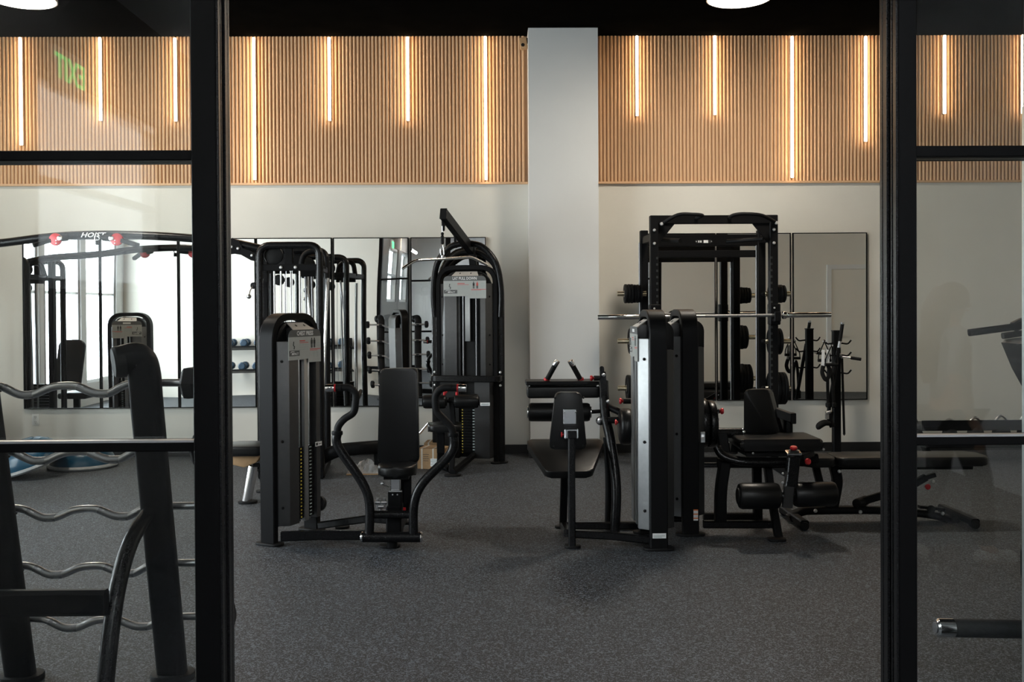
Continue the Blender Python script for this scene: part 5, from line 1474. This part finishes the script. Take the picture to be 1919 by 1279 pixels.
rows = [[b.bm.verts.new((q.x - 0.20 + 0.36 * i / nx, q.y - 0.02 + 0.22 * k_ / ny, 0.012 + 0.10 * max(0, math.sin(PI * i / nx)) ** 0.6 * max(0, math.sin(PI * k_ / ny)) ** 0.6 * (0.45 + 0.8 * rnd.random()))) for i in range(nx + 1)] for k_ in range(ny + 1)]
for k_ in range(ny):
    for i in range(nx): b.bm.faces.new((rows[k_][i], rows[k_][i + 1], rows[k_ + 1][i + 1], rows[k_ + 1][i]))
b.build('film', 'poly_bag', t, 0)
B().ball((q.x - 0.0, q.y + 0.11, 0.035), 0.05, (1.3, 0.9, 0.55)).build('part_lump', 'rubber', t)
for i in range(9):
    a = V((q.x - 0.16 + 0.27 * rnd.random(), q.y + 0.02 + 0.16 * rnd.random(), 0.018))
    an = rnd.random() * PI
    B().cyl(a, a + V((0.035 * math.cos(an), 0.035 * math.sin(an), 0.004)), 0.006, None, 8).build('loose_bolt', 'steel', t)

# ================================================================== RIGHT SIDE (behind the right glass)
Yk = 9.9
root = thing('storage_rack', 'low black two shelf storage rack along the wall behind the right glass', 'storage rack', (PX(1850, Yk), Yk, 0))
xa, xc = PX(1722, Yk), PX(2090, Yk)
zt2 = PZ(795, Yk, 1820)
for z, yy in ((zt2 - 0.03, Yk + 0.1), (0.16, Yk)):
    B().box(((xa + xc) / 2, yy, z), (xc - xa, 0.34, 0.06), None, 0.008, 1).build('shelf', 'black_metal', root)
    B().box(((xa + xc) / 2, yy - 0.165, z + 0.045), (xc - xa, 0.012, 0.06), None, 0.003, 1).build('shelf_lip', 'black_metal', root)
for xx in (xa + 0.04, xc - 0.04):
    B().rtube([(xx, Yk - 0.16, 0.03), (xx, Yk + 0.24, zt2 + 0.02)], 0.06, 0.06, 0.006).build('end_frame', 'black_metal', root)
    B().rtube([(xx, Yk - 0.2, 0.03), (xx, Yk + 0.3, 0.03)], 0.06, 0.06, 0.006).build('base_foot', 'black_metal', root)
for i in range(5):
    xx = xa + 0.3 + i * 0.26
    t = thing('kettlebell', 'black kettlebell on the low rack behind the right glass, %s from the left' % ORD[i], 'kettlebell', (xx, Yk - 0.02, 0.19), 0, 'kettlebells on the low rack')
    r_ = 0.075 + 0.006 * i
    B().lathe([(0.045, 0), (r_ * 0.9, 0.02), (r_, r_ * 0.8), (r_ * 0.85, r_ * 1.4), (r_ * 0.4, r_ * 1.8), (0, r_ * 1.85)], (xx, Yk - 0.02, 0.19), (0, 0, 1), 24).build('body', 'rubber', t, 60)
    B().tube(spline([(xx - 0.04, Yk - 0.02, 0.19 + r_ * 1.45), (xx - 0.058, Yk - 0.02, 0.19 + r_ * 2.2), (xx, Yk - 0.02, 0.19 + r_ * 2.75), (xx + 0.058, Yk - 0.02, 0.19 + r_ * 2.2), (xx + 0.04, Yk - 0.02, 0.19 + r_ * 1.45)]), 0.014, 10).build('handle', 'steel', t, 60)

# treadmill: console and handrails reach into the right edge
Yt = 5.2
tx = PX(1985, Yt)
root = thing('treadmill', 'black treadmill with console and handrail at the right edge behind the glass', 'treadmill', (tx + 0.5, Yt, 0))
def TP(px, py, dy=0.0): return P(px, py, Yt + dy)
B().rtube([TP(1816, 624), TP(1900, 613), TP(1985, 600)], 0.034, 0.036, 0.008, 0.05).build('handrail', 'rubber', root, 60)
B().rtube([TP(1879, 630), TP(1908, 626), TP(1985, 618)], 0.034, 0.032, 0.008).build('handrail_brace', 'plastic', root)
poly = [(TP(x, y).x, TP(x, y).z) for x, y in [(1873, 642), (1880, 636), (1912, 632), (2000, 640), (2010, 700), (1960, 790), (1925, 748), (1896, 690)]]
B().prism(poly, (0, Yt, 0), (1, 0, 0), (0, 0, 1), (0, -0.5, 0), 0.02, 3).build('console', 'plastic', root, 40)
B().rtube([TP(1900, 613), TP(1925, 600), TP(1960, 640)], 0.05, 0.05, 0.01, 0.05).build('console_arm', 'plastic', root)
for dy_ in (-0.5, -0.03):
    B().rtube([V((tx - 0.1, Yt + dy_, 0.75)), V((tx + 0.25, Yt + dy_, 0.06))], 0.07, 0.10, 0.012).build('upright', 'black_metal', root)
B().box((tx + 0.95, Yt - 0.26, 0.13), (1.75, 0.66, 0.14), None, 0.03).build('deck', 'black_metal', root)
B().box((tx + 0.95, Yt - 0.26, 0.205), (1.55, 0.5, 0.012)).build('belt', 'rubber', root)
B().box((tx + 0.02, Yt - 0.26, 0.17), (0.42, 0.66, 0.22), None, 0.05, 3).build('motor_hood', 'plastic', root)
for xx in (tx - 0.05, tx + 1.7):
    for dy_ in (-0.5, -0.02): B().cyl((xx, Yt + dy_, 0.0), (xx, Yt + dy_, 0.07), 0.03, None, 14).build('foot', 'rubber', root)

# handle of a machine standing just inside the right glass
Yn = 3.62
root = thing('roman_chair', 'black machine with a chrome tipped grip bar reaching in at the lower right', 'gym machine', (PX(2080, Yn), Yn, 0))
a, c = P(1757, 1177, Yn), P(2085, 1183, Yn)
d = (c - a).normalized()
gb = B().cyl(a + d * 0.05, c, 0.0335, None, 22, 0.004).build('grip_bar', 'rubber', root)
B().lathe([(0.0, 0), (0.026, 0.0), (0.034, 0.006), (0.0345, 0.062), (0.0, 0.062)], a - d * 0.006, d, 24).build('chrome_tip', 'chrome', gb)
B().lathe([(0.0, 0.0), (0.02, 0.0), (0.02, 0.004), (0, 0.005)], a - d * 0.0075, -d, 16).build('tip_disc', 'steel', gb)
xx = c.x
B().rtube([(xx, Yn, 0.05), (xx, Yn, c.z + 0.3)], 0.08, 0.08, 0.01).build('post', 'black_metal', root)
B().rtube([(xx - 0.05, Yn + 0.0, 0.045), (xx + 0.7, Yn, 0.045)], 0.07, 0.07, 0.01).build('base_rail', 'black_metal', root)
B().rtube([(xx, Yn - 0.2, 0.045), (xx, Yn + 0.35, 0.045)], 0.07, 0.07, 0.01).build('base_foot', 'black_metal', root)
B().rtube([(xx, Yn, c.z + 0.25), (xx + 0.3, Yn, c.z + 0.5)], 0.06, 0.06, 0.01).build('pad_arm', 'black_metal', root)
pp = P(2150, 1090, Yn + 0.15)
B().prism(rrect(0.16, 0.24, 0.05, 6), pp, (1, 0, 0), (0, 0, 1), (0, 0.12, 0), 0.03, 3).build('hip_pad', 'vinyl', root, 50)
B().rtube([pp + V((0.05, 0.06, 0)), (xx, Yn + 0.06, pp.z)], 0.05, 0.05, 0.008).build('pad_strut', 'black_metal', root)

# ================================================================== THINGS SEEN ONLY IN THE MIRRORS
c_ = V((-4.8, 7.85, 0))
root = thing('row_machine', 'row machine with shade-darkened silver shroud off to the left, reflected in the left mirrors', 'gym machine', (c_.x, c_.y, 0))
weight_tower(root, c_, PI / 2, 1.5, 0.56, fascia_mat='shroud_shaded')
B().prism(rrect(0.3, 0.62, 0.06, 5), (c_.x - 0.45, c_.y + 0.75, 0.86), (1, 0, 0), (0, -0.3, 0.95), (0, 0.08, 0.02), 0.02, 3).build('back_pad', 'vinyl', root, 50)
B().box((c_.x - 0.45, c_.y + 0.55, 0.48), (0.36, 0.42, 0.08), None, 0.03, 3).build('seat_pad', 'vinyl', root, 50)
B().rtube([(c_.x - 0.45, c_.y + 0.6, 0.44), (c_.x - 0.45, c_.y + 0.6, 0.05), (c_.x, c_.y + 0.1, 0.05)], 0.07, 0.07, 0.01).build('seat_frame', 'black_metal', root)

root = thing('dumbbell_rack', 'black two tier dumbbell rack by the front wall, reflected in the mirrors', 'dumbbell rack', (-3.8, 3.62, 0))
for (z, y) in ((0.45, 3.62), (0.85, 3.5)):
    B().box((-3.8, y, z), (2.5, 0.30, 0.03), Matrix.Rotation(0.2, 3, 'X'), 0.004, 1).build('shelf', 'black_metal', root)
for xx in (-5.0, -2.6):
    B().rtube([(xx, 3.75, 0.04), (xx, 3.42, 1.0)], 0.07, 0.07, 0.01).build('upright', 'black_metal', root)
    B().rtube([(xx, 3.36, 0.035), (xx, 3.9, 0.035)], 0.07, 0.07, 0.01).build('base_foot', 'black_metal', root)
proto = None
ORD10 = ORD + ['seventh', 'eighth', 'ninth', 'tenth']
for tier, (z, y) in enumerate(((0.545, 3.62), (0.945, 3.5))):
    for i in range(10):
        nth = ORD10[i]
        x = -4.88 + i * 0.24
        if proto is None:
            t = thing('dumbbell', 'x', 'dumbbell', (x, y, z))
            parts = [B().cyl((x, y - 0.07, z), (x, y + 0.07, z), 0.016, None, 12).build('handle', 'steel', t)]
            for s in (-1, 1):
                parts.append(B().lathe([(0.05, 0), (0.068, 0.012), (0.068, 0.075), (0.05, 0.085)], (x, y + s * 0.06, z), (0, s, 0), 10).build('head', 'dumbbell_blue', t, 25))
            proto = (t, parts)
        else:
            t = proto[0].copy(); COL.objects.link(t); t.location = (x, y, z); MW[t.name] = frame((x, y, z))
            for pr_ in proto[1]:
                k_ = pr_.copy(); COL.objects.link(k_); k_.parent = t
        tag(t, 'dark blue dumbbell on the %s tier of the front wall rack, %s from the left' % ('lower' if tier == 0 else 'upper', nth), 'dumbbell', '%s tier dumbbells' % ('lower' if tier == 0 else 'upper'))
# ================================================================== PERSON IN THE LOBBY (seen as a faint reflection in the right glass)
def skin_mesh(name, pts, edges, root_i, material, parent, mtx, levels=2):
    me = bpy.data.meshes.new(name)
    loc = MW[parent.name].inverted() @ mtx
    me.from_pydata([loc @ V(p[:3]) for p in pts], edges, [])
    o = bpy.data.objects.new(name, me)
    COL.objects.link(o)
    o.parent = parent
    MW[o.name] = MW[parent.name]
    o.modifiers.new('Skin', 'SKIN').use_smooth_shade = True
    if not me.skin_vertices: return o
    for i, p in enumerate(pts):
        sv = me.skin_vertices[0].data[i]
        sv.radius = (p[3], p[4] if len(p) > 4 else p[3])
        sv.use_root = (i == root_i)
    ss = o.modifiers.new('Subdivision', 'SUBSURF')
    ss.levels = ss.render_levels = levels
    me.materials.append(M[material])
    return o
mat('skin_tone', (0.50, 0.30, 0.21), 0.5, 0, 0.05, 30)
mat('hair_brown', (0.10, 0.055, 0.03), 0.45, 0, 0.25, 60, 0.2)
mat('shirt_grey', (0.20, 0.20, 0.21), 0.8, 0, 0.06, 80, 0.1)
mat('trousers_dark', (0.035, 0.037, 0.042), 0.8, 0, 0.06, 80, 0.1)
mat('shoe_white', (0.6, 0.6, 0.6), 0.6, 0, 0.04, 60)
PXY = (2.72, 0.45)
man = thing('person', 'person with long brown hair in grey top walking, mirrored faintly in the right glass', 'person', (PXY[0], PXY[1], 0), 0)
pm = frame((PXY[0], PXY[1], 0), 0)         # local +x is the walking direction
# body joints: x forward, y left, z up, radius
J = [(0, 0, 0.93, 0.125, 0.10), (0.0, 0, 1.10, 0.105, 0.12), (0.0, 0, 1.27, 0.11, 0.14), (-0.01, 0, 1.38, 0.07, 0.11), (0.0, 0, 1.43, 0.05), (0.02, 0, 1.50, 0.062), (0.03, 0, 1.57, 0.085, 0.072), (0.025, 0, 1.62, 0.062, 0.056),   # 0-7 trunk, neck, head
     (-0.01, 0.16, 1.36, 0.05), (-0.07, 0.20, 1.12, 0.040), (0.02, 0.21, 0.90, 0.031), (0.05, 0.21, 0.83, 0.034, 0.02), (0.07, 0.21, 0.77, 0.030, 0.016),   # 8-12 left arm
     (-0.01, -0.16, 1.36, 0.05), (0.03, -0.20, 1.12, 0.040), (0.13, -0.20, 0.93, 0.031), (0.17, -0.20, 0.87, 0.034, 0.02), (0.19, -0.20, 0.82, 0.030, 0.016),   # 13-17 right arm
     (0.02, 0.09, 0.85, 0.085), (0.14, 0.09, 0.50, 0.058), (0.17, 0.09, 0.10, 0.040), (0.25, 0.09, 0.045, 0.034),   # 18-21 left leg
     (-0.01, -0.09, 0.85, 0.085), (-0.04, -0.09, 0.49, 0.058), (-0.24, -0.09, 0.15, 0.040), (-0.20, -0.09, 0.05, 0.034)]   # 22-25 right leg
E = [(0, 1), (1, 2), (2, 3), (3, 4), (4, 5), (5, 6), (6, 7), (3, 8), (8, 9), (9, 10), (10, 11), (11, 12), (3, 13), (13, 14), (14, 15), (15, 16), (16, 17), (0, 18), (18, 19), (19, 20), (20, 21), (0, 22), (22, 23), (23, 24), (24, 25)]
n0 = len(J)
for side, base in ((1, 12), (-1, 17)):       # four fingers and a thumb on each hand
    hx, hy, hz = J[base][:3]
    for k_, (dx, L) in enumerate(((0.024, 0.062), (0.009, 0.07), (-0.006, 0.066), (-0.02, 0.052))):
        a = len(J)
        J += [(hx + dx, hy, hz - 0.02, 0.009), (hx + dx + 0.006, hy - side * 0.006, hz - 0.02 - L * 0.5, 0.0085), (hx + dx + 0.004, hy - side * 0.016, hz - 0.02 - L, 0.0075)]
        E += [(base, a), (a, a + 1), (a + 1, a + 2)]
    a = len(J)
    J += [(hx + 0.03, hy - side * 0.01, hz + 0.035, 0.011), (hx + 0.05, hy - side * 0.02, hz - 0.005, 0.009)]
    E += [(base - 1, a), (a, a + 1)]
skin_mesh('body', J, E, 0, 'skin_tone', man, pm)
up = lambda p, d: (p[0], p[1], p[2], p[3] + d, (p[4] if len(p) > 4 else p[3]) + d)
tp = [up(J[i], 0.014) for i in (0, 1, 2, 3, 8, 9, 13, 14)]
tp[3] = (-0.01, 0, 1.37, 0.075, 0.115)
skin_mesh('top', tp, [(0, 1), (1, 2), (2, 3), (3, 4), (4, 5), (3, 6), (6, 7)], 0, 'shirt_grey', man, pm)
tr = [up(J[i], 0.016) for i in (0, 18, 19, 20, 22, 23, 24)]
skin_mesh('trousers', tr, [(0, 1), (1, 2), (2, 3), (0, 4), (4, 5), (5, 6)], 0, 'trousers_dark', man, pm)
for (x, y, z, pitch) in ((0.225, 0.09, 0.045, 0.0), (-0.22, -0.09, 0.065, 0.35)):
    b = B(pm)
    b.box((x, y, z), (0.25, 0.09, 0.085), Matrix.Rotation(pitch, 3, 'Y'), 0.035, 3)
    b.build('shoe', 'shoe_white', man, 60)
# hair: cap over the head and a long fall down the back
b = B(pm)
b.ball((0.008, 0, 1.585), 0.10, (1.03, 0.86, 1.0), 24)
b.tube(spline([(-0.03, 0, 1.62, ), (-0.085, 0, 1.52), (-0.10, 0, 1.38), (-0.13, 0, 1.22), (-0.12, 0, 1.08)]), lambda t: 0.075 + 0.02 * math.sin(t * PI) - 0.03 * t, 18)
b.build('hair', 'hair_brown', man, 60)
b = B(pm); b.lathe([(0.016, 0), (0.012, 0.018), (0.0, 0.03)], (0.10, 0, 1.545), (1, 0, -0.35), 10); b.build('nose', 'skin_tone', man, 60)
for s in (-1, 1):
    b = B(pm); b.ball((0.098, s * 0.03, 1.565), 0.011, (0.6, 1, 0.7), 10); b.build('eye', 'print_white', man)
    b = B(pm); b.ball((0.1035, s * 0.03, 1.565), 0.005, (0.6, 1, 1), 8); b.build('iris', 'print_black', man)
b = B(pm); b.ball((0.10, 0, 1.51), 0.018, (0.4, 1.1, 0.35), 12); b.build('mouth', 'print_red', man)

# fill panels added on the lobby ceiling to brighten the lobby
for i, (x, y) in enumerate(((0.9, -1.2), (0.9, 1.0))):
    t = thing('lobby_fill_panel', ['added fill light panel on the lobby ceiling behind the camera', 'added fill light panel on the lobby ceiling just before the doorway'][i], 'ceiling light', (x, y, FCEIL - 0.03), 0, 'added lobby fill panels')
    B().box((x, y, FCEIL - 0.015), (1.24, 0.64, 0.03), None, 0.004, 1).build('frame', 'aluminium', t)
    B().box((x, y, FCEIL - 0.032), (1.18, 0.58, 0.006)).build('diffuser', 'fill_panel_white', t)
